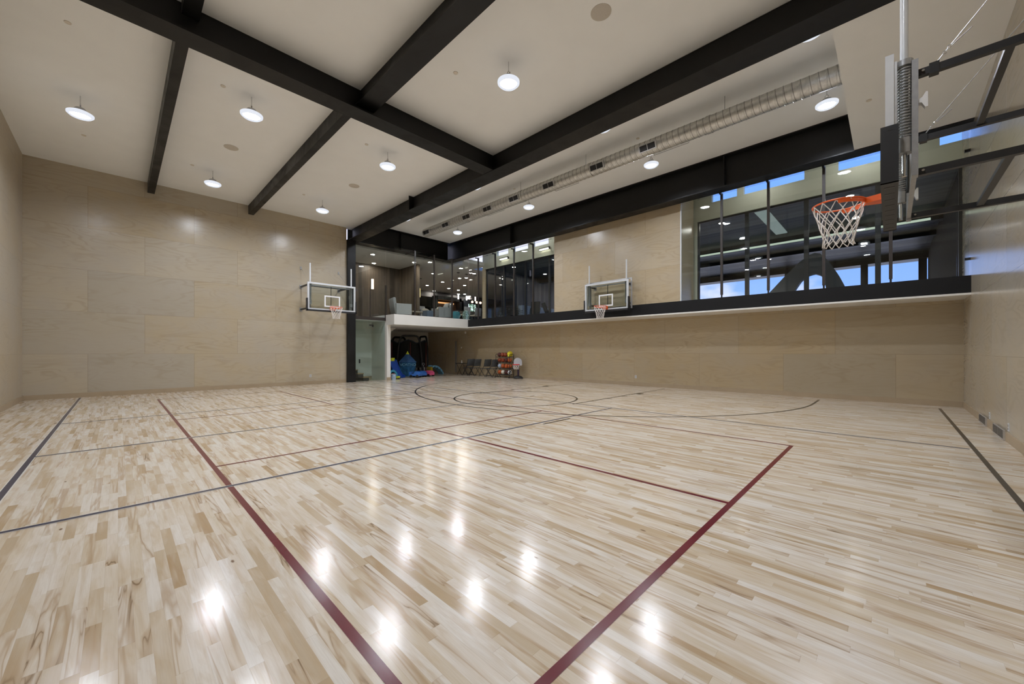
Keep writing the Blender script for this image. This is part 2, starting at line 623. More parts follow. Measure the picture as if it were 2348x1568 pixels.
struct('ceiling', B(7.69, 13.3, YF, .65, 6.4, ZS), M['ceil'], 'dropped off white ceiling block over the closest hoop', 'ceiling')
# wall filling between the two ceiling levels
struct('wall_upper', B(7.40, 7.46, YF, 17.5, ZC, ZS + .1), M['ceil'], 'short white step between the two ceiling levels', 'wall')

# baseboards
def base_run(name, mb, label):
    struct(name, mb, M['base'], label, 'baseboard', bevel=0)
base_run('baseboard_back', B(XL, 7.12, YB - .018, YB, 0, .14), 'plywood coloured baseboard along the tall back wall')
base_run('baseboard_left', B(XL, XL + .018, YF, YB - .02, 0, .14), 'plywood coloured baseboard along the left wall')
base_run('baseboard_right', B(XL, 14.58, YF, YF + .018, 0, .14), 'pale baseboard with floor registers along the right wall')
base_run('baseboard_side', B(XR - .018, XR, YF + .02, 13.0, 0, .14), 'brown baseboard along the low wall under the mezzanine')

# ------------------------------------------------------------------ steel beams
def ibeam_y(x0, x1, y0, y1, z0, z1, xw, tf=.03, tw=.03, stiff=()):
    m = MB()
    m.box(x0, x1, y0, y1, z0, z0 + tf)
    m.box(xw - tw / 2, xw + tw / 2, y0, y1, z0 + tf, z1)
    if z1 - z0 > .8:
        m.box(x0, x1, y0, y1, z1 - tf, z1)
    for s in stiff:
        m.box(x0 + .02, x1 - .02, s - .012, s + .012, z0 + tf, z1 - .001)
    return m

def ibeam_x(y0, y1, x0, x1, z0, z1, yw, tf=.03, tw=.03, stiff=()):
    m = MB()
    m.box(x0, x1, y0, y1, z0, z0 + tf)
    m.box(x0, x1, yw - tw / 2, yw + tw / 2, z0 + tf, z1)
    if z1 - z0 > .8:
        m.box(x0, x1, y0, y1, z1 - tf, z1)
    for s in stiff:
        m.box(s - .012, s + .012, y0 + .02, y1 - .02, z0 + tf, z1 - .001)
    return m

S = M['steel']
struct('beam', ibeam_y(7.2, 7.7, YF, 17.34, 6.35, ZC + .02, 7.42, stiff=(12.2,)), S, 'black steel beam running lengthwise beside the duct strip', 'beam')
struct('beam', ibeam_x(7.79, 8.21, XL, 7.40, 6.36, ZC, 8.02), S, 'black steel beam crossing the main ceiling', 'beam')
struct('beam', B(.675, .845, 8.03, YB, 6.57, ZC), S, 'slim black beam reaching the back wall, left of two', 'beam')
struct('beam', B(3.45, 3.62, 8.03, YB, 6.57, ZC), S, 'slim black beam reaching the back wall, right of two', 'beam')
struct('beam', B(3.48, 3.88, YF, 8.0, 6.54, 6.57).box(3.59, 3.66, YF, 8.0, 6.57, ZC), S, 'wide black beam coming overhead to the crossing beam', 'beam')
struct('beam', B(.70, .92, YF, 8.0, 6.72, ZC), S, 'short black beam stub at the top left of the ceiling', 'beam')
struct('beam', ibeam_y(12.85, 13.31, YF, 17.9, 6.38, ZS, 13.08, stiff=(3.62, 12.75)), S, 'deep black beam above the mezzanine windows', 'beam')
struct('beam', ibeam_x(17.42, 17.9, 7.3, 12.85, 6.38, ZS, 17.62, stiff=(9.9,)), S, 'deep black beam above the lounge glass', 'beam')
struct('column', B(7.14, 7.50, 17.22, 17.52, 0, 6.36), S, 'black steel column at the end of the back wall', 'column')

# ------------------------------------------------------------------ mezzanine edge, slab and storage recess
M['fascia'] = plain('black_fascia_steel', (.0065, .0065, .0072), .6, spec=.28, var=.15, vscale=1.5)
struct('trim_1', B(XF, XF + .04, YF, 16.45, 2.70, 3.09), M['fascia'], 'long black fascia along the mezzanine edge', 'fascia')
struct('slab', B(XF + .04, 14.95, YF, 16.5, 2.66, ZU), M['white'], 'mezzanine corridor slab with pale soffit', 'slab')
struct('trim_2', B(XF - .01, XF + .04, YF, 16.45, 2.655, 2.70), M['white'], 'thin pale lip under the long black fascia', 'trim')
struct('slab', B(9.0, 26.0, 16.5, 33.0, 2.64, ZU + .04), M['white'], 'white lounge floor slab edge above the toy storage', 'slab')
struct('slab', B(2.0, 9.0, 17.6, 33.0, 2.84, ZU - .1), M['white'], 'landing slab above the stair', 'slab')
struct('trim_3', B(7.50, 9.0, 17.30, 17.38, 2.84, 2.99), M['bronze'], 'short dark beam above the glass stair door', 'trim')
struct('wall_storage', B(8.98, 9.17, 17.16, 22.2, .0, 2.64), M['white'], 'white end wall between the stair door and toy storage', 'wall')
struct('baseboard_post', B(8.97, 9.18, 17.145, 17.16, 0, .14), M['base'], 'short baseboard at the foot of the white end wall', 'baseboard')
struct('wall_storage', B(9.17, 14.6, 22.2, 22.35, 0, 2.64), M['white'], 'white back wall of the toy storage', 'wall')
# sloped stair underside in the storage corner
struct('trim_4', MB().prism([(9.17, 2.64), (9.17, 1.75), (10.6, 2.64)], 19.2, 22.2, 'y'), M['white'], 'sloping white stair underside in the storage corner', 'stair')
# stair well behind the glass door
struct('wall_stair', B(7.2, 8.98, 18.75, 18.9, 0, 2.84), M['white'], 'white stair wall behind the glass door', 'wall')
struct('wall_stair', B(4.0, 7.2, 18.75, 18.9, 0, 6.3), M['white'], 'white wall beyond the stair', 'wall')
struct('baseboard_stair', B(8.3, 8.98, 18.735, 18.75, 0, .14), M['base'], 'baseboard of the white stair wall', 'baseboard')

st = thing('staircase', 'oak stair treads with black risers behind the glass door', 'stair', (8.3, 17.6, 0), kind='structure')
for i in range(6):
    x1 = -.0 - .27 * i
    MB().box(x1 - .27, x1 + .02, .0, 1.13, .18 * (i + 1) - .04, .18 * (i + 1)).build('tread', M['tread'], st)
    MB().box(x1 - .27, x1 - .0, .0, 1.13, .18 * i, .18 * (i + 1) - .04).build('riser', M['blackmetal'], st)

# glass stair door
d = thing('door_1', 'frameless glass door with black patch hinge beside the black column', 'door', (7.52, 17.33, 0), kind='structure')
B(.0, .80, 0, .012, .02, 2.83).build('fixed_pane', M['glass_door'], d)
B(.81, 1.44, 0, .012, .02, 2.83).build('door_leaf', M['glass_door'], d)
B(.68, .86, -.02, .035, 2.58, 2.63).build('patch_hinge', M['bracketblack'], d)
B(.82, .86, -.02, .035, 2.52, 2.63).build('patch_hinge', M['bracketblack'], d)
B(.20, .22, -.05, .06, .84, 1.02).build('door_handle', M['bracketblack'], d)

# storage door in the low wall
d = thing('door_2', 'plywood door standing in the shadow beside the folding chairs', 'door', (14.6, 19.6, 0), kind='structure')
B(-.012, .0, -.55, .55, 0, 2.05).build('door_leaf', M['ply_side'], d)
B(-.03, .0, -.66, -.58, 0, 2.12).box(-.03, 0, .58, .64, 0, 2.12).box(-.03, 0, -.66, .64, 2.06, 2.12).build('door_frame', M['base'], d)
B(-.05, -.012, -.44, -.41, .1, 2.0).box(-.05, -.012, -.54, -.51, .1, 2.0).build('edge_strip', M['zinc'], d)

# ------------------------------------------------------------------ upper glazing
def pane_y(y0, y1, x, z0, z1, p, mat):
    B(x, x + .012, y0, y1, z0, z1).build('glass_pane', mat, p)

XG = 13.45
g = thing('window_1', 'frameless guard glazing with black posts along the mezzanine above the closest hoop', 'window', (0, 0, 0), kind='structure')
edges = [YF + .01, 0.0, 1.30, 2.58, 3.84, 5.12]
for a, b in zip(edges, edges[1:]):
    pane_y(a + .01, b - .01, XG + .03, ZU, 6.40, g, M['glass'])
    B(13.31, XG + .03, a + .01, b - .01, 6.39, 6.40).build('top_pane', M['glass'], g)
for y in edges[1:-1]:
    B(XG - .03, XG + .03, y - .033, y + .033, ZU + .10, 6.39).build('mullion', M['bronze'], g)
    B(XG - .012, XG + .012, y - .02, y + .02, ZU, ZU + .10).build('mullion_foot', M['blackmetal'], g)
    B(13.25, XG + .03, y - .025, y + .025, 6.34, 6.39).build('mullion_arm', M['blackmetal'], g)
for z in (3.45, 5.9):
    B(XG - .02, XG + .05, YF, YF + .09, z, z + .05).build('glass_clip', M['bracketblack'], g)
B(XG, XG + .04, 5.10, 5.14, ZU, 6.38).build('edge_channel', M['alu_white'], g)

g = thing('window_2', 'frameless guard glazing with black posts left of the upper plywood panel', 'window', (0, 0, 0), kind='structure')
edges = [10.63, 11.82, 13.05, 14.38, 15.70, 16.5]
for a, b in zip(edges, edges[1:]):
    pane_y(a + .01, b - .01, XG + .03, ZU, 6.36, g, M['glass'])
    B(13.31, XG + .03, a + .01, b - .01, 6.35, 6.36).build('top_pane', M['glass'], g)
for y in edges[1:-1]:
    B(XG - .03, XG + .03, y - .033, y + .033, ZU, 6.35).build('mullion', M['bronze'], g)
    B(13.25, XG + .03, y - .025, y + .025, 6.30, 6.35).build('mullion_arm', M['blackmetal'], g)

g = thing('window_3', 'lounge guard glazing above the white slab edge', 'window', (0, 0, 0), kind='structure')
ex = [9.04, 10.13, 11.24, 12.36, XG]
for a, b in zip(ex, ex[1:]):
    B(a + .008, b - .008, 16.56, 16.572, ZU + .04, 6.27).build('glass_pane', M['glass'], g)
B(9.03, 9.042, 16.56, 17.34, ZU + .04, 6.27).build('glass_pane', M['glass'], g)
B(7.51, 8.24, 17.34, 17.352, 2.99, 6.38).build('glass_pane', M['glass'], g)
B(8.25, 9.0, 17.34, 17.352, 2.99, 6.38).build('glass_pane', M['glass'], g)
for x in ex[1:-1]:
    B(x - .033, x + .033, 16.53, 16.59, ZU + .04, 6.27).build('mullion', M['bronze'], g)
    B(x - .02, x + .02, 16.56, 17.42, 6.23, 6.27).build('mullion_arm', M['blackmetal'], g)
B(8.99, 9.05, 17.31, 17.37, 2.99, 4.55).build('mullion', M['bronze'], g)
B(8.235, 8.255, 17.325, 17.365, 2.99, 4.4).build('glass_channel', M['bronze'], g)

# upper plywood panel
struct('wall_panel', B(13.5, 14.7, 5.14, 10.62, ZU, ZS), M['ply_panel'], 'upper plywood panel behind the middle hoop', 'wall')

# header wall and outer windows of the mezzanine corridor
XH = 14.8
struct('wall_header', B(XH, XH + .15, YF, 16.9, 6.10, 6.68), M['greenwall'], 'pale green grey header above the corridor windows', 'wall')
struct('wall_header', B(XH, XH + .15, 5.05, 11.64, ZU, 6.10), M['greenwall'], 'pale green grey pier beside the upper plywood panel', 'wall')
struct('wall_header', B(XH - .02, XH + .15, 16.66, 16.9, ZU, 6.10), M['ply_panel'], 'narrow pale post at the end of the corridor windows', 'wall')
# clerestory over the header
m = MB()
for y0, y1 in ((-.9, .15), (1.1, 1.9), (3.55, 3.75), (4.55, 12.0), (13.0, 13.35), (14.4, 14.8), (15.7, 16.9)):
    m.box(XH, XH + .15, y0, y1, 6.68, ZS)
m.box(XH, XH + .15, YF, 16.9, 7.2, ZS)
struct('wall_clerestory', m, M['greenwall'], 'pale wall strips between the clerestory lights', 'wall')

struct('wall_patio', B(14.95, 27.4, YF - .2, YF, 2.7, 6.5), plain('dark_patio_cladding', (.020, .018, .018), .9, spec=.1), 'dark side wall of the patio at the right', 'wall')

def outer_window(name, label, y0, y1, mull):
    w = thing(name, label, 'window', (XH + .06, 0, 0), kind='structure')
    f = MB()
    f.box(0, .09, y0, y1, 6.04, 6.10)
    f.box(0, .09, y0, y0 + .06, ZU, 6.04)
    f.box(0, .09, y1 - .06, y1, ZU, 6.04)
    f.build('window_frame', M['blackmetal'], w)
    ys = [y0 + .06] + list(mull) + [y1 - .06]
    for a, b in zip(ys, ys[1:]):
        B(.04, .05, a + .03, b - .03, ZU, 6.04).build('glass_pane', M['glass_dark'], w)
    for y in mull:
        B(0, .09, y - .06, y + .06, ZU, 6.04).build('mullion', M['blackmetal'], w)
    return w
outer_window('window_4', 'black framed outer window looking to the sky', YF, 5.05, (.255, 1.86, 3.47))
outer_window('window_5', 'black framed outer window looking to the dark patio chairs', 11.64, 16.66, (12.0, 13.6, 15.2))

# covered patio beyond
struct('patio_floor', B(XH + .15, 30, YF, 16.75, 2.7, 3.0), plain('patio_paving', (.16, .16, .165), .6), 'grey patio floor beyond the corridor windows', 'floor')
struct('patio_ceiling', B(XH + .15, 30, YF, 16.75, 6.2, 6.5), M['patio_ceil'], 'dark boarded patio ceiling', 'ceiling')
struct('beam', B(27, 27.4, YF, 16.75, 5.86, 6.2), M['blackmetal'], 'dark edge beam at the far side of the patio', 'beam')
struct('beam', B(19.7, 20.1, YF, 16.75, 5.92, 6.2), M['blackmetal'], 'dark beam across the patio ceiling', 'beam')
struct('beam', B(22.6, 22.9, YF, 16.75, 6.0, 6.2), M['blackmetal'], 'second dark beam across the patio ceiling', 'beam')
for i, y in enumerate((-1.1, .98, 4.25, 14.4)):
    struct('column', B(27.05, 27.35, y - .14, y + .14, 3.0, 5.9), M['blackmetal'], ['dark patio post against the right wall', 'dark patio post right of the arch', 'dark patio post left of the arch', 'dark patio post near the deck chairs'][i], 'post')
M['strip'] = emit('strip_light', (.80, .92, .74), .55)
tag(B(19.635, 19.695, YF + .3, 9.0, 5.93, 6.0).build('strip_light', M['strip']), 'long pale strip light on the dark patio beam', 'light')
tag(B(15.2, 18.9, 2.98, 3.36, 6.16, 6.199).build('skylight', emit('skylight_panel', (.62, .74, .72), .28)), 'pale lit roof panel set in the patio ceiling', 'skylight')
struct('wall_patio', B(15.0, 17.5, 16.75, 16.95, 6.0, 6.5).box(17.5, 30, 16.75, 16.95, 3.0, 6.5), M['wood_grey'], 'grey weathered board wall at the end of the patio', 'wall')
w = thing('window_6', 'black framed glass door between patio and lounge', 'window', (0, 0, 0), kind='structure')
B(15.0, 17.5, 16.76, 16.86, 5.9, 6.0).box(15.0, 15.08, 16.76, 16.86, 3.0, 5.9).box(16.26, 16.36, 16.76, 16.86, 3.0, 5.9).box(17.4, 17.5, 16.76, 16.86, 3.0, 5.9).build('window_frame', M['blackmetal'], w)
B(15.08, 16.26, 16.80, 16.81, 3.0, 5.9).build('glass_pane', M['glass_dark'], w)
B(16.36, 17.4, 16.80, 16.81, 3.0, 5.9).build('glass_pane', M['glass_dark'], w)
struct('wall_planter', B(17.6, 24.0, 16.35, 16.7, 3.0, 4.25), plain('pale_low_wall', (.42, .50, .62), .5), 'low pale wall below the weathered boards', 'wall')

# patio down lights
M['downlight'] = emit('downlight_lens', (1.0, .93, .85), 42.0)
M['lounge_lens'] = emit('lounge_light_lens', (1.0, .92, .82), 150.0)
M['corr_fill_lens'] = emit('added_corridor_fill_lens', (1.0, .97, .92), 170.0)
M['patio_lens'] = emit('patio_light_lens', (1.0, .95, .88), 45.0)
def downlight(x, y, z, label, group, r=.085, mat='downlight'):
    t = thing('recessed_light', label, 'light', (x, y, z), 0, group)
    MB().lathe([(0, -.012), (r * .8, -.012), (r * .82, -.004)], 14).build('lens', M[mat], t)
    MB().lathe([(r * .82, -.014), (r, -.014), (r, 0)], 14).build('trim_ring', M['blackmetal'], t)
    return t
k = 0
for y, nm in ((4.53, 'left'), (.90, 'right'), (11.9, 'deck chair'), (15.4, 'glass door')):
    for x, pl in ((15.86, 'closest to the window'), (18.65, 'second from the window'), (20.5, 'third from the window'), (23.8, 'farthest from the window')):
        downlight(x, y, 6.2 if abs(x - 20.5) > .6 else 6.2, 'recessed patio ceiling light, %s, in the %s row' % (pl, nm), 'recessed patio lights', .12, 'patio_lens')

# arch sculpture outside
arch = []
outer = [(3.75, 3.0), (3.15, 3.62), (2.72, 4.12), (2.30, 4.55), (2.02, 4.76), (1.87, 4.80), (1.72, 4.74), (1.50, 4.44), (1.25, 3.95), (1.05, 3.45), (.88, 3.0)]
inner = [(1.55, 3.0), (1.58, 3.55), (1.62, 3.82), (1.72, 4.0), (1.90, 4.08), (2.10, 4.02), (2.28, 3.85), (2.47, 3.52), (2.80, 3.0)]
am = MB()
ns = len(inner)
op = []
def resample(pl, n):
    L = [0]
    for a, b in zip(pl, pl[1:]):
        L.append(L[-1] + math.dist(a, b))
    out = []
    for i in range(n):
        t = L[-1] * i / (n - 1)
        j = max(k for k in range(len(L)) if L[k] <= t + 1e-9)
        if j >= len(pl) - 1:
            out.append(pl[-1])
            continue
        u = (t - L[j]) / (L[j + 1] - L[j])
        out.append((pl[j][0] + (pl[j + 1][0] - pl[j][0]) * u, pl[j][1] + (pl[j + 1][1] - pl[j][1]) * u))
    return out
oo = resample(outer, 30)
ii = resample(inner[::-1], 30)
for i in range(29):
    am.prism([oo[i], oo[i + 1], ii[i + 1], ii[i]], 16.9, 17.15, 'x')
bmesh.ops.remove_doubles(am.bm, verts=am.bm.verts, dist=1e-4)
seen = {}
for f in list(am.bm.faces):
    key = tuple(sorted(v.index for v in f.verts))
am.bm.verts.index_update()
for f in list(am.bm.faces):
    seen.setdefault(tuple(sorted(v.index for v in f.verts)), []).append(f)
bmesh.ops.delete(am.bm, geom=[f for fs in seen.values() if len(fs) > 1 for f in fs], context='FACES_ONLY')
tag(am.build('arch_sculpture', plain('dark_grey_arch', (.05, .06, .075), .35)), 'dark grey arched frame standing on the patio against the sky', 'sculpture')

# patio chairs
def sling_chair(label, loc, rz, s=1.0):
    t = thing('deck_chair', label, 'chair', loc, rz, 'deck chairs on the patio')
    m = MB()
    m.prism([(-.55 * s, .42), (-.50 * s, .46), (.28 * s, .36), (.24 * s, .32)], -.28, .28, 'y')
    m.build('seat', M['rubber'], t)
    MB().prism([(.24 * s, .34), (.28 * s, .34), (.72 * s, 1.36), (.66 * s, 1.38)], -.28, .28, 'y').build('backrest', M['rubber'], t)
    for sy in (-.3, .3):
        MB().tube([(-.55 * s, sy, 0), (-.40 * s, sy, .44), (.30 * s, sy, .62), (.55 * s, sy, .98)], .016, 6).build('arm', M['blackmetal'], t)
        MB().tube([(-.45 * s, sy, .42), (.55 * s, sy, .0)], .016, 6).build('leg', M['blackmetal'], t)
        MB().tube([(.28 * s, sy, .36), (-.38 * s, sy, .0)], .016, 6).build('leg', M['blackmetal'], t)
    return t
c0 = sling_chair('dark sling deck chair leaning back beyond the fourth window bar', (17.1, 15.0, 3.0), .5)
dup(c0, (19.0, 15.0, 3.0), 2.6, 'dark deck chair partly hidden by the upper plywood panel')
def bucket_chair(label, loc, rz):
    t = thing('patio_chair', label, 'chair', loc, rz, 'woven patio chairs')
    m = MB()
    m.lathe([(.0, .40), (.25, .40), (.29, .46)], 16)
    m.build('seat', M['blackmetal'], t, smooth=True)
    m = MB()
    for z, r in ((.58, .31), (.70, .33), (.82, .33)):
        m.tube([(r * math.cos(a), r * math.sin(a), z) for a in [PI * (.62 + 1.76 * (i / 12 - .5) + .38) for i in range(13)]], .012, 6)
    m.build('backrest', M['blackmetal'], t)
    for a in (.8, 2.3, 3.9, 5.4):
        MB().tube([(.22 * math.cos(a), .22 * math.sin(a), .42), (.29 * math.cos(a), .29 * math.sin(a), 0)], .014, 6).build('leg', M['blackmetal'], t)
    return t
b0 = bucket_chair('round backed patio chair at the left end of the patio', (15.3, 15.9, 3.0), 0)
dup(b0, (16.1, 15.6, 3.0), 1.4, 'round backed patio chair with its back to the glass door')
dup(b0, (16.9, 16.1, 3.0), 3.2, 'round backed patio chair close to the weathered boards')
# wall sconces in the corridor
M['sconce'] = emit('sconce_glow', (1.0, .95, .80), 6.0)
def lin_sconce(label, y):
    t = thing('wall_sconce', label, 'light', (XH, y, 6.44), 0, 'linear corridor sconces')
    B(-.03, 0, -.30, .30, -.05, .05).build('backplate', M['bronze'], t)
    B(-.11, -.05, -.30, .30, -.045, .0).build('diffuser', M['sconce'], t)
    B(-.125, -.03, -.32, -.30, -.06, .06).box(-.125, -.03, .30, .32, -.06, .06).box(-.125, -.03, -.32, .32, .02, .05).build('frame', M['blackmetal'], t)
    return t
lin_sconce('linear corridor sconce closer to the lounge corner', 15.05)
lin_sconce('linear corridor sconce closer to the upper plywood panel', 12.2)

# ------------------------------------------------------------------ lounge behind the glass
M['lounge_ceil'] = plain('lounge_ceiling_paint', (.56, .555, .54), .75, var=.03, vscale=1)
struct('lounge_ceiling', B(2.0, 26.0, 17.9, 33.0, 6.3, 6.5), M['lounge_ceil'], 'grey lounge ceiling with round lights', 'ceiling')
struct('lounge_ceiling', B(13.31, 14.95, 16.75, 17.9, 6.3, 6.5), M['lounge_ceil'], 'small grey ceiling piece at the lounge corner', 'ceiling')
struct('lounge_floor', B(9.0, 26.0, 17.5, 33.0, ZU + .04, ZU + .06), plain('lounge_floor_oak', (.24, .20, .16), .45), 'dark lounge floor', 'floor')
struct('wall_lounge', B(4.0, 11.9, 21.1, 21.25, 2.9, 6.3), M['wood_dark'], 'dark wood board wall with the vertical sconce', 'wall')
struct('wall_lounge', B(11.85, 12.0, 19.1, 21.25, ZU, 6.3), M['wood_dark_y'], 'dark wood board return wall beside the armchair', 'wall')
struct('wall_lounge', B(12.0, 26.0, 32.8, 33.0, ZU, 6.3), plain('lounge_far_wall', (.035, .034, .036), .6), 'dark far wall of the lounge', 'wall')
struct('wall_lounge', B(25.8, 26.0, 17.0, 33.0, ZU, 6.3), plain('lounge_side_wall', (.10, .095, .10), .6), 'grey side wall of the lounge', 'wall')
struct('wall_lounge', B(3.8, 4.0, 17.6, 33.0, 0, 6.5), M['wood_dark'], 'dark wall closing the stair landing', 'wall')
struct('wall_lounge', B(14.95, 26.0, 16.95, 17.05, 6.0, 6.3).box(17.5, 26.0, 16.95, 17.05, ZU, 6.0), M['wood_dark'], 'dark inner side of the patio wall', 'wall')
struct('wall_lounge', B(13.6, 16.8, 28.0, 28.3, ZU, 5.75), plain('lounge_black_unit', (.012, .012, .013), .5), 'black tall cabinet wall at the back of the lounge', 'wall')
struct('wall_soffit', B(16.8, 26.0, 27.0, 33.0, 5.85, 6.3), plain('lounge_soffit', (.12, .11, .115), .6), 'low grey ceiling drop at the back of the lounge', 'ceiling')

DLX = [(11.47, 18.83), (12.06, 18.16), (13.97, 20.67), (16.14, 22.73), (16.15, 24.7), (18.12, 24.69), (18.06, 26.63), (14.23, 18.19), (15.78, 18.83),
       (16.1, 20.73), (16.33, 20.3), (18.1, 22.7), (19.18, 24.85), (9.05, 18.77), (10.0, 20.6)]
names = ['just left of the first glass post', 'above the second glass pane', 'behind the first glass post pair', 'in the middle of the ceiling', 'above the black cabinet wall',
         'deep in the room near the third post', 'deepest visible over the black cabinet', 'closest to the lounge corner beam', 'beside the corner post of the lounge',
         'above the row of pendants, left', 'above the row of pendants, right', 'behind the pendant row', 'deep behind the pendant row', 'above the glass stair door', 'in front of the wood board wall']
for (x, y), nm in zip(DLX, names):
    downlight(x, y, 6.3, 'round recessed lounge ceiling light %s' % nm, 'recessed lounge lights', .12, 'lounge_lens')
for (x, y), nm in zip([(20.5, 26.54), (20.9, 26.2), (22.0, 26.88)], ['left of three', 'middle of three', 'right of three']):
    downlight(x, y, 6.3, 'distant recessed lounge light at the ceiling drop, %s' % nm, 'recessed lounge lights', .12, 'lounge_lens')

for y, nm in ((.6, 'right end of the sky window'), (3.0, 'left end of the sky window'), (6.5, 'right half of the plywood panel'), (9.2, 'left half of the plywood panel'), (12.4, 'deck chair window'), (15.0, 'lounge corner')):
    downlight(14.1, y, ZS, 'added unseen corridor fill light above the %s' % nm, 'added corridor fill lights', .10, 'corr_fill_lens')  # unseen lamps, added to brighten the corridor header wall
# sconce on the wood wall
M['warm'] = emit('warm_tube', (1.0, .74, .48), 5.0)
t = thing('wall_sconce', 'vertical glowing bar sconce on the dark wood wall', 'light', (10.13, 21.1, 4.9))
B(-.10, .10, -.03, 0, -.02, .62).build('backplate', M['blackmetal'], t)
B(-.055, .055, -.10, -.035, .02, .58).build('tube', M['warm'], t, bevel=.02)
# slender pendant
t = thing('pendant_light', 'slender brass rod pendant in front of the black cabinet', 'light', (14.27, 22.7, 5.03))
MB().tube([(0, 0, .60), (0, 0, 1.27)], .006, 5).build('cord', M['blackmetal'], t)
MB().tube([(0, 0, 0), (0, 0, .60)], .035, 8).build('tube', emit('brass_tube', (.9, .72, .35), .9), t)
MB().lathe([(0, 1.25), (.14, 1.25), (.14, 1.27)], 14).build('canopy', M['blackmetal'], t)
# three cylinder pendants
M['pend'] = emit('pendant_glow', (1.0, .90, .86), 2.2)
for i, (x, y) in enumerate(((14.91, 19.32), (15.58, 19.33), (16.24, 19.26))):
    t = thing('pendant_light', 'white cylinder pendant, %s of three over the dining area' % ('left', 'middle', 'right')[i], 'light', (x, y, 4.64), 0, 'cylinder pendants')
    MB().tube([(0, 0, .27), (0, 0, 1.66)], .005, 5).build('cord', M['blackmetal'], t)
    MB().tube([(0, 0, 0), (0, 0, .27)], .045, 10).build('shade', M['pend'], t)
    MB().lathe([(0, 1.64), (.10, 1.64), (.10, 1.66)], 12).build('canopy', M['blackmetal'], t)
# three globe lights
M['globe'] = emit('globe_glow', (1.0, .62, .42), 3.0)
gl = []
for i, x in enumerate((17.85, 18.26, 18.62)):
    t = thing('globe_light', 'small warm globe light, %s of three near the far window' % ('left', 'middle', 'right')[i], 'light', (x, 21.5, 4.93), 0, 'globe lights')
    MB().ball((0, 0, 0), .085, 12, 8).build('globe', M['globe'], t, smooth=True)
    MB().tube([(0, 0, .08), (0, 0, 1.37)], .005, 5).build('cord', M['blackmetal'], t)

# far window with foliage seen through it, shelf with warm light
t = NT('daylit_garden_view')
tcg = t.n('TexCoord')
ng = t.noise(tcg.outputs['Object'], 5.0, 6.0, .7)
cg = t.ramp(ng, [(.42, (.05, .12, .06)), (.5, (.25, .40, .30)), (.56, (.8, .9, .95))])
e_ = t.n('Emission', i_Strength=1.0)
t.set(e_.inputs[0], cg)
t.t.links.new(e_.outputs[0], t.out.inputs[0])
M['garden'] = t.m
w = thing('window_7', 'small bright window with foliage deep in the lounge', 'window', (21.8, 26.2, 0), kind='structure')
B(-.85, .85, .10, .20, ZU, 5.9).build('window_frame', plain('dark_blue_surround', (.045, .05, .062), .5), w)
B(-.40, .12, .06, .10, 4.75, 5.50).build('glass_pane', M['garden'], w)
B(.24, .40, .06, .10, 4.75, 5.50).build('glass_pane', M['garden'], w)
t = thing('shelf_niche', 'dark shelf niche with a warm light glow behind the armchairs', 'shelf', (19.5, 26.9, ZU))
B(-1.3, 1.2, 0, .1, 0, 2.75).build('back_panel', plain('walnut_panel', (.09, .045, .022), .5), t)
B(-1.0, .75, -.04, .0, 2.30, 2.42).build('light_strip', emit('shelf_glow', (1.0, .50, .20), .8), t)
B(-1.0, .75, -.3, .0, 1.62, 1.68).build('shelf_board', M['tread'], t)
B(-1.4, -1.2, -.5, .1, 0, 2.85).box(1.0, 1.25, -.5, .1, 0, 2.85).box(-1.4, 1.25, -.5, .1, 2.55, 2.85).build('surround', plain('niche_black', (.01, .009, .009), .5), t)

# lounge furniture
M['grey_fab'] = plain('grey_upholstery', (.27, .275, .28), .9, var=.08, vscale=40)
M['grey_fab2'] = plain('light_grey_upholstery', (.36, .365, .36), .9, var=.08, vscale=40)
M['bluegrey'] = plain('blue_grey_upholstery', (.10, .13, .18), .9, var=.08, vscale=40)
M['cream'] = plain('cream_cushion', (.48, .44, .36), .9, var=.06, vscale=40)
ZL = ZU + .06
def armchair(label, loc, rz, mat, cush=None):
    t = thing('armchair', label, 'armchair', loc, rz, 'lounge armchairs')
    B(-.40, .40, -.42, .30, .16, .46).build('seat', mat, t, bevel=.04)
    MB().box(-.42, .42, .26, .42, .16, .98, rot=(-.14, 0, 0), piv=(0, .3, .3)).build('backrest', mat, t, bevel=.05)
    B(-.53, -.40, -.42, .36, .12, .66).build('armrest', mat, t, bevel=.03)
    B(.40, .53, -.42, .36, .12, .66).build('armrest', mat, t, bevel=.03)
    for sx in (-.45, .45):
        for sy in (-.36, .30):
            MB().tube([(sx, sy, .14), (sx, sy, 0)], [.022, .014], 8).build('leg', M['tread'], t)
    return t
armchair('grey armchair with a high back beside the wood wall', (10.25, 18.15, ZL), 1.35, M['grey_fab2'])
armchair('grey armchair facing the glass in front of the black cabinet', (12.75, 19.9, ZL), .1, M['grey_fab'])
armchair('large grey armchair seen from its side behind the second pane', (12.75, 18.0, ZL), -1.75, M['grey_fab'])
def cushion(label, loc, rot, sc, mat):
    o = MB().ball((0, 0, 0), 1, 16, 10, sc).build('cushion', mat, None, smooth=True)
    o.location = loc
    o.rotation_euler = rot
    tag(o, label, 'cushion')
cushion('cream lumbar cushion on the armchair facing the glass', (12.75, 19.72, ZL + .62), (.2, 0, 0), (.30, .07, .16), M['cream'])
cushion('round grey cushion on the large side-on armchair', (12.95, 17.93, ZL + .74), (0, .3, 0), (.09, .22, .22), M['grey_fab2'])
cushion('cream cushion lying on the large side-on armchair', (12.5, 17.9, ZL + .60), (0, -.3, .2), (.16, .20, .11), M['cream'])
o = B(-.22, .22, -.22, .22, 0, .44).build('ottoman', M['bluegrey'], bevel=.04)
o.location = (11.85, 18.0, ZL)
tag(o, 'blue grey cube ottoman beside the coffee table', 'ottoman')
t = thing('coffee_table', 'low coffee table with a pale top between the armchairs', 'table', (11.45, 18.62, ZL))
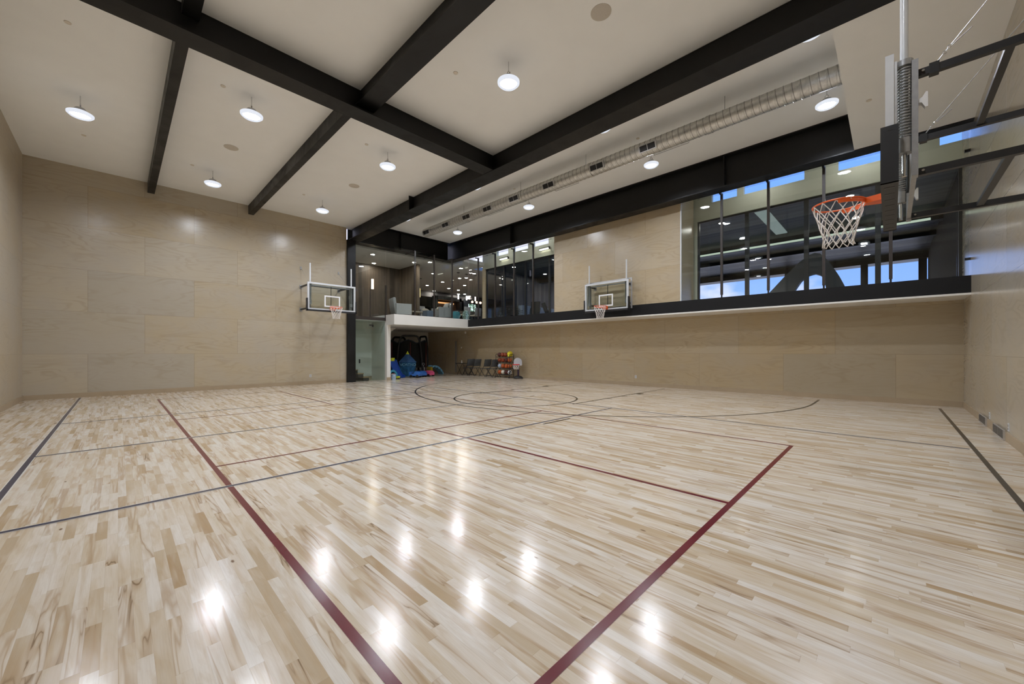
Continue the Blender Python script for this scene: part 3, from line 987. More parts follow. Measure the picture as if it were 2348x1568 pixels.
B(-.36, .36, -.30, .30, .36, .42).build('table_top', M['cream'], t, bevel=.01)
for sx in (-.30, .30):
    for sy in (-.25, .25):
        B(sx - .03, sx + .03, sy - .03, sy + .03, 0, .36).build('leg', M['blackmetal'], t)
def gem(label, loc, mat, h, r):
    o = MB().lathe([(0, 0), (r * .6, 0), (r, h * .45), (r * .72, h * .95), (r * .4, h), (0, h)], 7).build('faceted_stool', mat)
    o.location = loc
    o.rotation_euler = (0, 0, .4)
    tag(o, label, 'stool')
gem('teal faceted side stool near the third glass post', (13.05, 17.1, ZL), plain('teal_glaze', (.05, .20, .24), .12), .44, .26)
gem('pale green mosaic faceted stool near the lounge corner', (14.0, 17.45, ZL), plain('mosaic_glaze', (.22, .32, .28), .15, var=.7, vscale=14), .58, .22)
t = thing('dining_table', 'dark dining table below the cylinder pendants', 'table', (15.5, 19.3, ZL))
B(-1.0, 1.0, -.5, .5, .70, .75).build('table_top', plain('dark_walnut', (.03, .02, .015), .4), t)
for sx in (-.9, .9):
    for sy in (-.42, .42):
        B(sx - .04, sx + .04, sy - .04, sy + .04, 0, .70).build('leg', M['blackmetal'], t)
def dchair(label, loc, rz):
    t = thing('dining_chair', label, 'chair', loc, rz, 'lounge dining chairs')
    B(-.24, .24, -.24, .24, .42, .50).build('seat', M['cream'], t, bevel=.03)
    MB().box(-.24, .24, .20, .27, .46, .92, rot=(-.1, 0, 0), piv=(0, .22, .46)).build('backrest', M['grey_fab2'], t, bevel=.03)
    for sx in (-.2, .2):
        for sy in (-.2, .2):
            MB().tube([(sx, sy, .42), (sx * 1.1, sy * 1.1, 0)], .016, 6).build('leg', M['blackmetal'], t)
    return t
d0 = dchair('beige dining chair with its back to the glass, left end of the table', (14.75, 18.5, ZL), PI)
dup(d0, (15.6, 18.5, ZL), PI, 'beige dining chair with its back to the glass, right end of the table')

# ------------------------------------------------------------------ high bay lights
def high_bay(label, loc, drop):
    t = thing('high_bay_light', label, 'ceiling light', loc, 0, 'round high bay lights')
    MB().lathe([(0, -.006), (.08, -.005), (.13, -.001), (.155, .006), (.162, .012)], 24).build('lens', M['lens'], t, smooth=True)
    MB().lathe([(.165, .062), (.11, .085), (.085, .14), (.05, .16), (0, .16)], 24).build('housing', M['housing'], t, smooth=True)
    MB().lathe([(.161, .014), (.172, -.030), (.21, .006), (.212, .036), (.165, .062)], 24).build('reflector_ring', M['reflector'], t, smooth=True)
    h = drop - .035
    m = MB().tube([(0, .0, .15), (.0, .035, .20), (0, .0, .25), (0, -.035, .20), (0, 0, .15)], .009, 6)
    m.tube([(0, 0, .24), (0, 0, h)], .010, 6)
    m.build('hook_stem', M['chrome'], t)
    MB().lathe([(0, h - .035), (.07, h - .03), (.08, h), (0, h)], 18).build('canopy', M['housing'], t, smooth=True)
    return t
D = .45 + .035
zl = ZC - .45 + .035
zs = ZS - .45 + .035
hb = high_bay('round high bay light in the far left ceiling bay', (-.57, 12.5, zl), D)
for (x, y), lb in (((2.03, 9.9), 'round high bay light in the second bay, closer to the crossing beam'),
                   ((2.03, 14.8), 'round high bay light in the second bay, closer to the back wall'),
                   ((5.23, 9.95), 'round high bay light in the third bay, closer to the crossing beam'),
                   ((5.22, 14.8), 'round high bay light in the third bay, closer to the back wall'),
                   ((5.21, 5.2), 'round high bay light alone in the large bay on this side of the crossing beam'),
                   ((2.1, 5.5), 'round high bay light above the top edge of the view'),
                   ((-.57, 6.4), 'round high bay light overhead near the left wall'),
                   ((2.1, .9), 'round high bay light overhead near the camera, left'),
                   ((5.2, .9), 'round high bay light overhead near the camera, right')):
    dup(hb, (x, y, zl), 0, lb)
for (x, y), lb in (((11.2, 1.03), 'round high bay light beside the duct, next to the dropped ceiling block'),
                   ((11.15, 5.11), 'round high bay light beside the duct, above the sky window'),
                   ((11.12, 9.99), 'round high bay light beside the duct, above the upper plywood panel'),
                   ((11.17, 14.53), 'round high bay light beside the far end of the duct'),
                   ((8.45, 1.0), 'high bay light hidden behind the long beam, closest'),
                   ((8.45, 5.12), 'high bay light peeking under the long beam, second'),
                   ((8.45, 10.05), 'high bay light peeking under the long beam, third'),
                   ((8.45, 14.55), 'high bay light peeking under the long beam, farthest')):
    dup(hb, (x, y, zs), 0, lb)

# ceiling speakers and sprinkler covers
def disc(name, label, cat, x, y, z, r, mat, group):
    o = MB().lathe([(0, -.012), (r * .94, -.012), (r, -.006), (r, 0), (0, 0)], 28).build(name, mat, smooth=True)
    o.location = (x, y, z)
    tag(o, label, cat, group)
for (x, y), lb in (((5.5, 3.365), 'round flush ceiling speaker in the large bay on this side of the crossing beam'),
                   ((2.144, 12.745), 'round flush ceiling speaker in the second bay'),
                   ((5.512, 12.776), 'round flush ceiling speaker in the third bay')):
    disc('ceiling_speaker', lb, 'speaker', x, y, ZC, .165, M['speaker'], 'ceiling speakers')
for (x, y, z), lb in (((-.59, 9.85, ZC), 'small sprinkler cover in the far left bay, closer'),
                      ((-.61, 14.71, ZC), 'small sprinkler cover in the far left bay, below the light'),
                      ((1.53, 9.91, ZC), 'small sprinkler cover in the second bay, closer'),
                      ((1.54, 14.76, ZC), 'small sprinkler cover in the second bay, near the back wall'),
                      ((4.64, 9.98, ZC), 'small sprinkler cover in the third bay, closer'),
                      ((4.58, 14.75, ZC), 'small sprinkler cover in the third bay, near the back wall'),
                      ((4.68, 6.15, ZC), 'small sprinkler cover in the large bay on this side of the crossing beam'),
                      ((10.2, 5.06, ZS), 'small sprinkler cover above the duct, closer'),
                      ((10.2, 9.88, ZS), 'small sprinkler cover above the duct, farther'),
                      ((10.5, .31, 6.4), 'small sprinkler cover on the dropped ceiling block')):
    disc('sprinkler_cover', lb, 'sprinkler cover', x, y, z, .045, M['cap'], 'sprinkler covers')

# ------------------------------------------------------------------ spiral duct
t = thing('spiral_duct', 'round galvanised spiral duct with grilles under the raised ceiling strip', 'air duct', (9.93, 0, 6.82))
Y0, Y1, R = .45, 15.3, .19
prof = []
y = Y0
m = MB()
pts, rad = [], []
while y < Y1:
    pts += [(0, y, 0), (0, y + .004, 0), (0, y + .014, 0), (0, y + .018, 0)]
    rad += [R, R + .006, R + .006, R]
    y += .145
pts.append((0, Y1, 0))
rad.append(R)
m.tube(pts, rad, 28)
m.build('duct_tube', M['galv'], t, smooth=True)
for yc in (3.1, 6.4, 9.2, 12.3):
    MB().tube([(0, yc - .05, 0), (0, yc + .05, 0)], R + .012, 28).build('duct_collar', M['galv'], t, smooth=True)
for yc in (4.56, 6.1, 7.9, 9.46, 10.85, 12.1, 13.5, 14.95):
    # grille plate on the lower side facing the court
    a = math.radians(200)
    mat = Matrix.Translation((math.cos(a) * (R + .004), yc, math.sin(a) * (R + .004))) @ Matrix.Rotation(-(a - PI), 4, 'Y')
    fr = MB().box(-.035, .012, -.24, .24, -.095, .095)
    for v in fr.bm.verts:
        v.co = mat @ v.co
    g_ = fr.build('air_register', M['alu'], t)
    sl = MB().box(-.040, -.036, -.205, -.01, -.07, .07).box(-.040, -.036, .01, .205, -.07, .07)
    for v in sl.bm.verts:
        v.co = mat @ v.co
    sl.build('grille', M['blackmetal'], g_)
for yc in (2.77, 6.6, 9.3, 12.5):
    MB().tube([(0, yc, R), (0, yc, ZS - 6.82)], .006, 6).build('hanger_rod', M['zinc'], t)
for yc in (3.6, 6.9, 10.2):
    MB().tube([(.06, yc, -R - .005), (.06, yc, -R - .03), (.06, yc + .9, -R - .03), (.06, yc + .9, -R)], .008, 6).build('balancing_rod', M['zinc'], t)

# ------------------------------------------------------------------ basketball hoops
def hoop(label, loc, rz, z0, arm, wall_dz=(.10, 1.03), cable=True, cable_dz=.78, detail=True):
    """backboard face at local y=0 looking to -y, centred on x=0; z0 = bottom of the glass frame"""
    t = thing('basketball_hoop', label, 'basketball hoop', loc, rz, 'wall mounted basketball hoops')
    hw, H = .93, 1.07
    fr = MB()
    fr.box(-hw, hw, 0, .055, z0, z0 + .065).box(-hw, hw, 0, .055, z0 + H - .065, z0 + H)
    fr.box(-hw, -hw + .065, 0, .055, z0 + .065, z0 + H - .065).box(hw - .065, hw, 0, .055, z0 + .065, z0 + H - .065)
    fr.build('backboard_frame', M['alu_white'], t, bevel=.006)
    B(-hw + .06, hw - .06, .020, .032, z0 + .06, z0 + H - .06).build('backboard_glass', M['boardglass'], t)
    sq = MB()
    sx, za, zb, w = .305, z0 + .15, z0 + .60, .05
    sq.box(-sx, sx, .012, .018, za, za + w).box(-sx, sx, .012, .018, zb - w, zb)
    sq.box(-sx, -sx + w, .012, .018, za + w, zb - w).box(sx - w, sx, .012, .018, za + w, zb - w)
    sq.build('target_square', M['printwhite'], t)
    pd = MB()
    pd.box(-hw - .03, hw + .03, -.03, .085, z0 - .05, z0 + .012)
    pd.box(-hw - .035, -hw + .004, -.03, .085, z0 - .05, z0 + .44)
    pd.box(hw - .004, hw + .035, -.03, .085, z0 - .05, z0 + .44)
    po = pd.build('edge_padding', M['rubber'], t, bevel=.022, seg=3)
    if detail:
        sl = MB()
        for i in range(9):
            x = -.80 + i * .2
            sl.box(x - .012, x + .012, -.008, .062, z0 - .052, z0 - .0495)
        for s in (-1, 1):
            sl.box(s * (hw + .0345), s * (hw + .0365), .012, .048, z0 + .395, z0 + .405)
        sl.build('pad_slot', M['bracketblack'], po)
    # rim
    rz_ = z0 + .12
    cy, rr = -.385, .229
    MB().tube([(rr * math.cos(a), cy + rr * math.sin(a), rz_) for a in [2 * PI * i / 40 for i in range(40)]], .0095, 8, closed=True).build('rim', M['orange'], t, smooth=True)
    bk = MB()
    bk.prism([(-.09, -.02), (.09, -.02), (.045, cy + rr + .0), (-.045, cy + rr)], rz_ - .055, rz_ + .008, 'z')
    bk.box(-.10, .10, -.025, .0, rz_ - .10, rz_ + .03)
    # deep side plates hugging the back half of the ring
    ring = [(rr * 1.02 * math.cos(a), cy + rr * 1.02 * math.sin(a)) for a in [PI * (.02 + .96 * i / 16) for i in range(17)]]
    for (xa, ya), (xb, yb) in zip(ring, ring[1:]):
        bk.prism([(xa, ya), (xb, yb), (xb * .96, cy + (yb - cy) * .96), (xa * .96, cy + (ya - cy) * .96)], rz_ - .045, rz_ + .006, 'z')
    bk.build('rim_bracket', M['orange'], t)
    # net
    nm = MB()
    n = 12
    lev = [(0.0, .228), (-.10, .205), (-.18, .18), (-.255, .158), (-.33, .142), (-.41, .128), (-.46, .135)]
    rnd = random.Random(3)
    for sgn in (-1, 1):
        for k_ in range(n):
            path = []
            for li, (dz, r) in enumerate(lev):
                a = 2 * PI * (k_ + sgn * .5 * li) / n
                j = rnd.uniform(-.008, .008)
                path.append(((r + j) * math.cos(a), cy + (r + j) * math.sin(a), rz_ + dz + rnd.uniform(-.008, .008)))
            nm.tube(path, .0050, 5)
    nm.build('net', M['net'], t, smooth=True)
    # mounting frame behind the board
    for s in (-1, 1):
        B(s * .80 - .045, s * .80 + .045, .165, .205, z0 + .0, z0 + 1.0).build('side_channel', M['zinc'], t)
        B(s * .90 - .012, s * .90 + .02, .056, .075, z0 + .06, z0 + 1.0).build('side_plate', M['alu'], t)
        MB().tube([(s * .80, .12, z0 + .30), (s * .80, .12, z0 + 1.82)], .027, 14).build('mounting_pole', M['alu_white'], t, smooth=True)
        pts = []
        turns, z_a, z_b = 24, z0 + .36, z0 + .98
        for i in range(turns * 10 + 1):
            a = 2 * PI * i / 10
            pts.append((s * .80 + .048 * math.cos(a), .12 + .048 * math.sin(a), z_a + (z_b - z_a) * i / (turns * 10)))
        if detail:
            MB().tube(pts, .0075, 5).build('spring', M['zinc'], t, smooth=True)
        MB().tube([(s * .80, .12, z0 + .98), (s * .80, .12, z0 + 1.03)], .058, 16).build('spring_cap', M['zinc'], t, smooth=True)
        MB().tube([(s * .80, .12, z0 + .22), (s * .80, .12, z0 + .35)], .054, 16).build('spring_cup', M['zinc'], t, smooth=True)
        MB().tube([(s * .80, .12, z0 + .02), (s * .80, .12, z0 + .23)], .018, 10).build('adjuster_rod', M['chrome'], t, smooth=True)
        if detail:
            for zz in ((.28,) if s < 0 else (.62,)):
                MB().prism([(.205, z0 + zz), (.225, z0 + zz - .005), (.245, z0 + zz - .05), (.262, z0 + zz - .05), (.262, z0 + zz + .075), (.25, z0 + zz + .08), (.228, z0 + zz + .04), (.205, z0 + zz + .03)], s * .80 - .03, s * .80 + .03, 'x').build('cable_cleat', M['printwhite'], t)
    B(-.80, .80, .165, .20, z0 + .955, z0 + 1.0).build('cross_rail', M['zinc'], t)
    B(-.80, .80, .165, .20, z0 + .02, z0 + .065).build('cross_rail', M['zinc'], t)
    MB().tube([(0, .16, z0 + .1), (0, .16, z0 + .98)], .012, 8).build('centre_rod', M['blackmetal'], t)
    if not cable:
        fm = MB().box(-.98, .98, .19, .235, z0 + 1.10, z0 + 1.15)
        fm.box(-.98, -.935, .19, .235, z0 + .02, z0 + 1.10).box(.935, .98, .19, .235, z0 + .02, z0 + 1.10)
        fm.build('slide_frame', M['alu'], t)
    # arms to the wall
    ax = .76
    for s in (-1, 1):
        for dz in wall_dz:
            a_ = B(s * ax - .025, s * ax + .025, .205, arm, z0 + dz - .03, z0 + dz + .03).build('support_arm', M['blackmetal'], t)
            B(s * ax - .05, s * ax + .05, arm - .02, arm, z0 + dz - .08, z0 + dz + .08).build('wall_bracket', M['zinc'], a_)
            MB().tube([(s * ax - .045, .235, z0 + dz), (s * ax + .045, .235, z0 + dz)], .010, 8).build('bolt', M['chrome'], a_)
    if cable:
        for dz in wall_dz:
            B(-ax, ax, arm * .52, arm * .52 + .05, z0 + dz - .02, z0 + dz + .02).build('brace', M['blackmetal'], t)
        for s in (-1, 1):
            top = (s * ax, arm, z0 + wall_dz[1] + cable_dz)
            c_ = MB().tube([(s * ax, .30, z0 + wall_dz[1] + .03), top], .004, 6).build('cable', M['zinc'], t)
            p0 = Vector((s * ax, .30, z0 + wall_dz[1] + .03))
            dv = (Vector(top) - p0)
            u = dv.normalized()
            km = MB()
            for q in (.10, .145):
                km.ball(p0 + u * q, .015, 8, 6)
            km.tube([p0 + u * .12, p0 + u * .30 + Vector((.01, .03, -.03))], .004, 5)
            km.build('cable_clamp', M['chrome'], c_)
            B(s * ax - .035, s * ax + .035, .27, .33, z0 + wall_dz[1] - .045, z0 + wall_dz[1] + .045).build('clamp_block', M['bracketblack'], t)
            MB().box(s * ax - .03, s * ax + .03, arm - .02, arm, top[2] - .06, top[2] + .06).build('anchor_plate', M['zinc'], t)
    return t

hoop('basketball hoop on long black arms from the tall back wall', (6.03, 16.0, 0), 0, 3.0, YB - 16.0)
hoop('basketball hoop on the upper plywood panel above the long black fascia', (12.99, 7.75, 0), -PI / 2, 2.95, 13.5 - 12.99, wall_dz=(.24, .96), cable=False)
hoop('closest basketball hoop seen edge on near the right wall', (5.66, .035, 0), PI, 2.91, .035 - YF, wall_dz=(.04, .90), cable_dz=1.35)

# ------------------------------------------------------------------ court lines
def strip(m, x0, y0, x1, y1, w, z):
    if abs(x1 - x0) > abs(y1 - y0):
        a = [(x0, y0 - w / 2), (x1, y0 - w / 2), (x1, y0 + w / 2), (x0, y0 + w / 2)]
    else:
        a = [(x0 - w / 2, y0), (x0 + w / 2, y0), (x0 + w / 2, y1), (x0 - w / 2, y1)]
    vs_ = [m.bm.verts.new((x, y, z)) for x, y in a]
    m.bm.faces.new(vs_)

def arc(m, cx, cy, r, a0, a1, w, z, n=64):
    prev = None
    for i in range(n + 1):
        a = a0 + (a1 - a0) * i / n
        p = [m.bm.verts.new((cx + q * math.cos(a), cy + q * math.sin(a), z)) for q in (r - w / 2, r + w / 2)]
        if prev:
            m.bm.faces.new((prev[0], p[0], p[1], prev[1]))
        prev = p
m = MB()
w = .05
for s_ in ((.806, 1.015, .806, 15.07), (6.92, 1.015, 6.92, 15.07), (.83, 1.04, 6.895, 1.04), (.83, 15.05, 6.895, 15.05), (.83, 5.80, 6.895, 5.80), (.83, 10.30, 6.895, 10.30), (3.908, 1.065, 3.908, 5.775), (3.908, 10.325, 3.908, 15.025)):
    strip(m, *s_, w, .0012)
struct('floor_marking', m, M['red'], 'dark red court lines painted on the floor', 'court lines')
M['paleline'] = plain('pale_line_edge', lin(214, 210, 202), .2)
BLUE = ((-.788, -.8, -.788, 17.2), (8.455, -.8, 8.455, 17.2), (-.763, 4.86, 8.43, 4.86), (-.763, 8.03, 8.43, 8.03), (-.763, 11.29, 8.43, 11.29))
m = MB()
for s_ in BLUE:
    strip(m, *s_, .068, .0018)
struct('floor_marking', m, M['paleline'], 'pale edges along the navy court lines', 'court lines')
m = MB()
for s_ in ((-.788, -.8, -.788, 17.2), (8.455, -.8, 8.455, 17.2), (-.763, 4.86, 8.43, 4.86), (-.763, 8.03, 8.43, 8.03), (-.763, 11.29, 8.43, 11.29)):
    strip(m, *s_, w, .0022)
struct('floor_marking', m, M['blue'], 'navy court lines painted on the floor', 'court lines')
m = MB()
strip(m, 1.2, -.846, 13.9, -.846, w, .0032)
CX, CY, R3 = 12.79, 8.12, 6.66
a0 = math.pi * .5
arc(m, CX, CY, R3, a0, a0 + PI, w, .0032, 90)
strip(m, CX, CY + R3, 14.0, CY + R3, w, .0032)
strip(m, CX, CY - R3, 14.0, CY - R3, w, .0032)
arc(m, 8.31, 8.0, 1.81, 0, 2 * PI, w, .0033, 72)
strip(m, 8.335, 5.95, 14.1, 5.95, w, .0031)
strip(m, 8.335, 9.66, 14.1, 9.66, w, .0031)
for yy, q in ((5.95, -1), (9.66, 1)):
    for xx in (10.0, 10.9, 11.9):
        strip(m, xx, yy, xx, yy + q * .2, w if xx != 11.9 else .3, .0034)
strip(m, 8.85, 7.9, 9.05, 7.9, w, .0034)
strip(m, 5.66, 4.72, 6.52, 4.72, .04, .0034)
struct('floor_marking', m, M['black'], 'black basketball lines and circle painted on the floor', 'court lines')

# ------------------------------------------------------------------ wall fittings
def outlet(label, loc, rz, mat=None):
    t = thing('wall_outlet', label, 'outlet', loc, rz, 'wall outlets')
    B(-.04, .04, -.008, 0, -.06, .06).build('cover_plate', mat or M['alu_white'], t, bevel=.003)
    B(-.018, .018, -.011, -.008, -.04, -.008).box(-.018, .018, -.011, -.008, .008, .04).build('socket', M['zinc'], t)
    return t
o0 = outlet('grey wall outlet low on the tall back wall', (5.64, YB, .36), 0)
dup(o0, (XR, 7.33, .36), -PI / 2, 'grey wall outlet low on the wall under the mezzanine')
dup(o0, (11.07, YF, .22), PI, 'grey outlet above the floor register farther from the camera')
dup(o0, (9.49, YF, .23), PI, 'grey outlet above the floor register closer to the camera')
def register(label, x0, x1):
    t = thing('baseboard_register', label, 'vent', ((x0 + x1) / 2, YF + .018, .085), PI, 'baseboard registers')
    hw_ = (x1 - x0) / 2
    B(-hw_, hw_, -.02, 0, -.083, .075).build('frame', M['alu'], t)
    m = MB()
    for i in range(7):
        z = -.058 + i * .019
        m.box(-hw_ + .04, -.02, -.024, -.02, z, z + .010).box(.02, hw_ - .04, -.024, -.02, z, z + .010)
    m.build('louvre', M['blackmetal'], t)
register('slotted baseboard register closer to the wall corner', 11.2, 11.95)
register('slotted baseboard register closer to the camera', 9.62, 10.5)
o = B(-.02, 0, -.035, .035, -.04, .04).build('thermostat', M['white'])
o.location = (XR, 18.6, 1.6)
tag(o, 'small white thermostat beside the storage door', 'thermostat')
o = B(-.05, 0, -.04, .04, -.06, .06).build('motion_sensor', M['white'])
o.location = (XR, 18.2, 2.5)
tag(o, 'small white sensor high on the wall under the mezzanine', 'sensor')

# ------------------------------------------------------------------ ball rack and balls
RX, RY = 13.95, 14.36
t = thing('ball_rack', 'black four shelf ball rack against the low plywood wall', 'rack', (RX, RY, 0))
hy, dx = .51, .30
for s in (-1, 1):
    MB().tube([(0, s * hy, .04), (0, s * hy, 1.19), (.03, s * hy, 1.23), (dx - .03, s * hy, 1.23), (dx, s * hy, 1.19), (dx, s * hy, .04)], .014, 8).build('end_frame', M['blackmetal'], t, smooth=True)
    MB().tube([(-.06, s * hy, .05), (dx + .06, s * hy, .05)], .013, 8).build('foot_bar', M['blackmetal'], t)
    for x in (-.05, dx + .05):
        MB().tube([(x, s * hy - .012, .026), (x, s * hy + .012, .026)], .025, 12).build('caster', M['bracketblack'], t, smooth=True)
SH = (.17, .49, .80, 1.08)
for z in SH:
    m = MB().tube([(0, -hy, z), (0, hy, z)], .011, 6).tube([(dx, -hy, z), (dx, hy, z)], .011, 6)
    m.tube([(0, -hy, z), (dx, -hy, z)], .011, 6).tube([(0, hy, z), (dx, hy, z)], .011, 6)
    m.build('shelf', M['blackmetal'], t)
M['bb_orange'] = ball_mat('basketball_orange', lin(196, 92, 36), (.015, .01, .008))
M['bb_brown'] = ball_mat('basketball_brown', lin(146, 64, 32), (.015, .01, .008))
M['bb_dark'] = ball_mat('basketball_maroon', lin(84, 34, 28), (.012, .01, .008))
M['b_white'] = plain('volleyball_white', lin(222, 216, 200), .5)
M['b_yellow'] = plain('yellow_vinyl', lin(222, 205, 40), .4)
M['b_lime'] = plain('lime_vinyl', lin(214, 226, 60), .4)
M['b_soccer'] = soccer_mat()
M['b_blue'] = plain('pale_blue_vinyl', lin(170, 185, 205), .4, var=.3, vscale=12)
def ball(name, label, y, z, r, mat, dxx=.15, grp='balls on the rack'):
    o = MB().ball((0, 0, 0), r, 20, 14).build(name, mat, smooth=True)
    o.location = (RX + dxx, y, z)
    o.rotation_euler = (random.uniform(0, 3), random.uniform(0, 3), random.uniform(0, 3))
    tag(o, label, 'ball', grp)
rb = .112
sp = [RY + .36, RY + .115, RY - .13, RY - .375]
def onz(s, r=rb):
    # resting on the two rails of a shelf
    return SH[s] + .011 + math.sqrt(max(1e-6, (r + .011) ** 2 - .15 ** 2)) - .011 if r + .011 > .15 else SH[s] + .0 + r * .32
def shelf_row(s, specs):
    for (yy, mat, nm, lb) in specs:
        ball(nm, lb, yy, SH[s] + rb + .012, rb, M[mat])
shelf_row(3, [(sp[0] + .025, 'bb_dark', 'basketball', 'maroon basketball at the left end of the top rack shelf'),
              (sp[1] + .042, 'bb_brown', 'basketball', 'brown basketball in the middle of the top rack shelf'),
              (sp[2] + .062, 'bb_brown', 'basketball', 'brown basketball right of centre on the top rack shelf')])
ball('playground_ball', 'big yellow ball standing out at the right end of the top rack shelf', RY - .342, SH[3] + .148 + .012, .148, M['b_yellow'], .20)
ball('play_ball', 'small lime ball in front of the big yellow ball', RY - .43, SH[3] + .067, .05, M['b_lime'], .01)
shelf_row(2, [(sp[0], 'bb_brown', 'basketball', 'brown basketball at the left end of the second rack shelf'),
              (sp[1], 'bb_brown', 'basketball', 'brown basketball second from left on the second rack shelf'),
              (sp[2], 'bb_dark', 'basketball', 'maroon basketball third from left on the second rack shelf'),
              (sp[3], 'bb_orange', 'basketball', 'orange basketball at the right end of the second rack shelf')])
shelf_row(1, [(sp[0], 'b_blue', 'play_ball', 'pale blue ball at the left end of the third rack shelf'),
              (sp[1], 'bb_orange', 'basketball', 'orange basketball second from left on the third rack shelf'),
              (sp[2], 'bb_orange', 'basketball', 'orange basketball third from left on the third rack shelf'),
              (sp[3], 'bb_orange', 'basketball', 'orange basketball at the right end of the third rack shelf')])
shelf_row(0, [(sp[0], 'bb_orange', 'basketball', 'orange basketball at the left end of the bottom rack shelf'),
              (sp[1], 'b_white', 'volleyball', 'white volleyball on the bottom rack shelf'),
              (sp[2], 'bb_dark', 'basketball', 'maroon basketball between the white balls on the bottom rack shelf'),
              (sp[3], 'b_soccer', 'soccer_ball', 'black and white soccer ball on the bottom rack shelf')])
# wooden/wire shelf decks so that the balls have something under them
for z in SH:
    m = MB()
    for i in range(5):
        x = .03 + i * .06
        m.tube([(x, -hy, z + .004), (x, hy, z + .004)], .006, 5)
    m.build('shelf_wire', M['blackmetal'], t)

# toddler hoop
t = thing('toy_basketball_hoop', 'toddler basketball hoop with grey backboard beside the ball rack', 'toy hoop', (14.22, 13.5, 0), -PI / 2 + .35)
MB().lathe([(0, 0), (.24, 0), (.25, .04), (.20, .10), (.08, .15), (0, .15)], 24, scale=(1.05, .8)).build('base', M['rubber'], t, smooth=True)
MB().tube([(0, 0, .12), (0, 0, .78)], .045, 12).build('pole', plain('dark_purple_plastic', (.03, .015, .05), .4), t, smooth=True)
bp = []
for i in range(13):
    a = PI * i / 12
    bp.append((.225 * math.cos(a), .86 + .19 * math.sin(a)))
bp = [(-.2, .66), (.2, .66), (.225, .69)] + bp + [(-.225, .69)]
MB().prism(bp, -.06, -.03, 'y').build('backboard', plain('pale_grey_plastic', lin(186, 188, 192), .4), t, bevel=.01)
MB().tube([(.17 * math.cos(a), -.26 + .17 * math.sin(a), .71) for a in [2 * PI * i / 24 for i in range(24)]], .020, 8, closed=True).build('rim', plain('red_plastic', lin(205, 40, 40), .4), t, smooth=True)
nm = MB()
for sgn in (-1, 1):
    for k_ in range(9):
        nm.tube([((.165 - .05 * li / 3) * math.cos(2 * PI * (k_ + sgn * .5 * li) / 9), -.26 + (.165 - .05 * li / 3) * math.sin(2 * PI * (k_ + sgn * .5 * li) / 9), .70 - .075 * li) for li in range(4)], .006, 5)
nm.build('net', M['net'], t)

# ------------------------------------------------------------------ folding chairs and side table
M['chairfab'] = plain('charcoal_chair_vinyl', (.075, .078, .08), .55, var=.08)
def folding_chair(label, loc, rz):
    t = thing('folding_chair', label, 'chair', loc, rz, 'folding chairs along the wall')
    MB().box(-.22, .22, -.20, .16, .43, .465, rot=(.05, 0, 0)).build('seat', M['chairfab'], t, bevel=.01)
    MB().box(-.235, .235, .165, .19, .56, .96, rot=(-.22, 0, 0), piv=(0, .17, .5)).build('backrest', M['chairfab'], t, bevel=.012)
    for s in (-.24, .24):
        MB().tube([(s, -.24, 0), (s, .08, .45), (s, .175, .58), (s, .265, .95)], .013, 7).build('back_post', M['blackmetal'], t)
        MB().tube([(s * .92, .25, 0), (s * .92, -.17, .45)], .013, 7).build('leg', M['blackmetal'], t)
    MB().tube([(-.24, -.19, .07), (.24, -.19, .07)], .009, 6).build('stretcher', M['blackmetal'], t)
    MB().tube([(-.22, .185, .07), (.22, .185, .07)], .009, 6).build('stretcher', M['blackmetal'], t)
    return t
f0 = folding_chair('charcoal folding chair closest to the small side table', (14.02, 17.25, 0), PI)
dup(f0, (14.02, 16.65, 0), PI, 'charcoal folding chair second from the side table')
dup(f0, (14.02, 15.80, 0), PI, 'charcoal folding chair third from the side table')
dup(f0, (14.02, 15.22, 0), PI, 'charcoal folding chair closest to the ball rack')
t = thing('side_table', 'small dark side table left of the folding chairs', 'table', (14.15, 17.95, 0))
B(-.28, .28, -.32, .32, .66, .69).build('table_top', M['blackmetal'], t, bevel=.01)
for s in (-.22, .22):
    MB().tube([(s, -.26, .66), (s, .22, 0)], .012, 6).build('leg', M['blackmetal'], t)
    MB().tube([(s, .26, .66), (s, -.22, 0)], .012, 6).build('leg', M['blackmetal'], t)
o = MB().lathe([(0, 0), (.035, 0), (.04, .05), (.02, .10), (.028, .15), (0, .17)], 12).build('figurine', M['white'], smooth=True)
o.location = (14.1, 17.95, .69)
tag(o, 'small white ornament standing on the dark side table', 'ornament')

# ------------------------------------------------------------------ toys in the storage recess
# trampoline with dark net
t = thing('trampoline', 'dark enclosed trampoline with red poles at the back of the toy storage', 'trampoline', (12.35, 20.95, 0))
TR = 1.12
MB().tube([(TR * math.cos(2 * PI * i / 32), TR * math.sin(2 * PI * i / 32), .45) for i in range(32)], .03, 8, closed=True).build('bed_frame', M['blackmetal'], t)
MB().lathe([(0, .44), (TR - .02, .44)], 32).build('bed', M['rubber'], t)
M['netdark'] = plain('dark_net_fabric', (.012, .013, .012), .9)
nm = MB()
n = 30
top = []
for i in range(n):
    a = 2 * PI * i / n
    zt = 1.95 + .10 * math.cos(6 * a)
    top.append(zt)
for i in range(n):
    a, b = 2 * PI * i / n, 2 * PI * (i + 1) / n
    r = TR - .04
    vsq = [(r * math.cos(a), r * math.sin(a), .45), (r * math.cos(b), r * math.sin(b), .45), (r * math.cos(b), r * math.sin(b), top[(i + 1) % n]), (r * math.cos(a), r * math.sin(a), top[i])]
    nm.bm.faces.new([nm.bm.verts.new(v) for v in vsq])
nm.build('net_wall', M['netdark'], t)
MB().tube([((TR - .03) * math.cos(2 * PI * i / n), (TR - .03) * math.sin(2 * PI * i / n), top[i]) for i in range(n)], .025, 6, closed=True).build('top_band', plain('navy_band', (.02, .035, .06), .6), t)
M['pole_red'] = plain('dark_red_sleeve', (.10, .016, .014), .6)
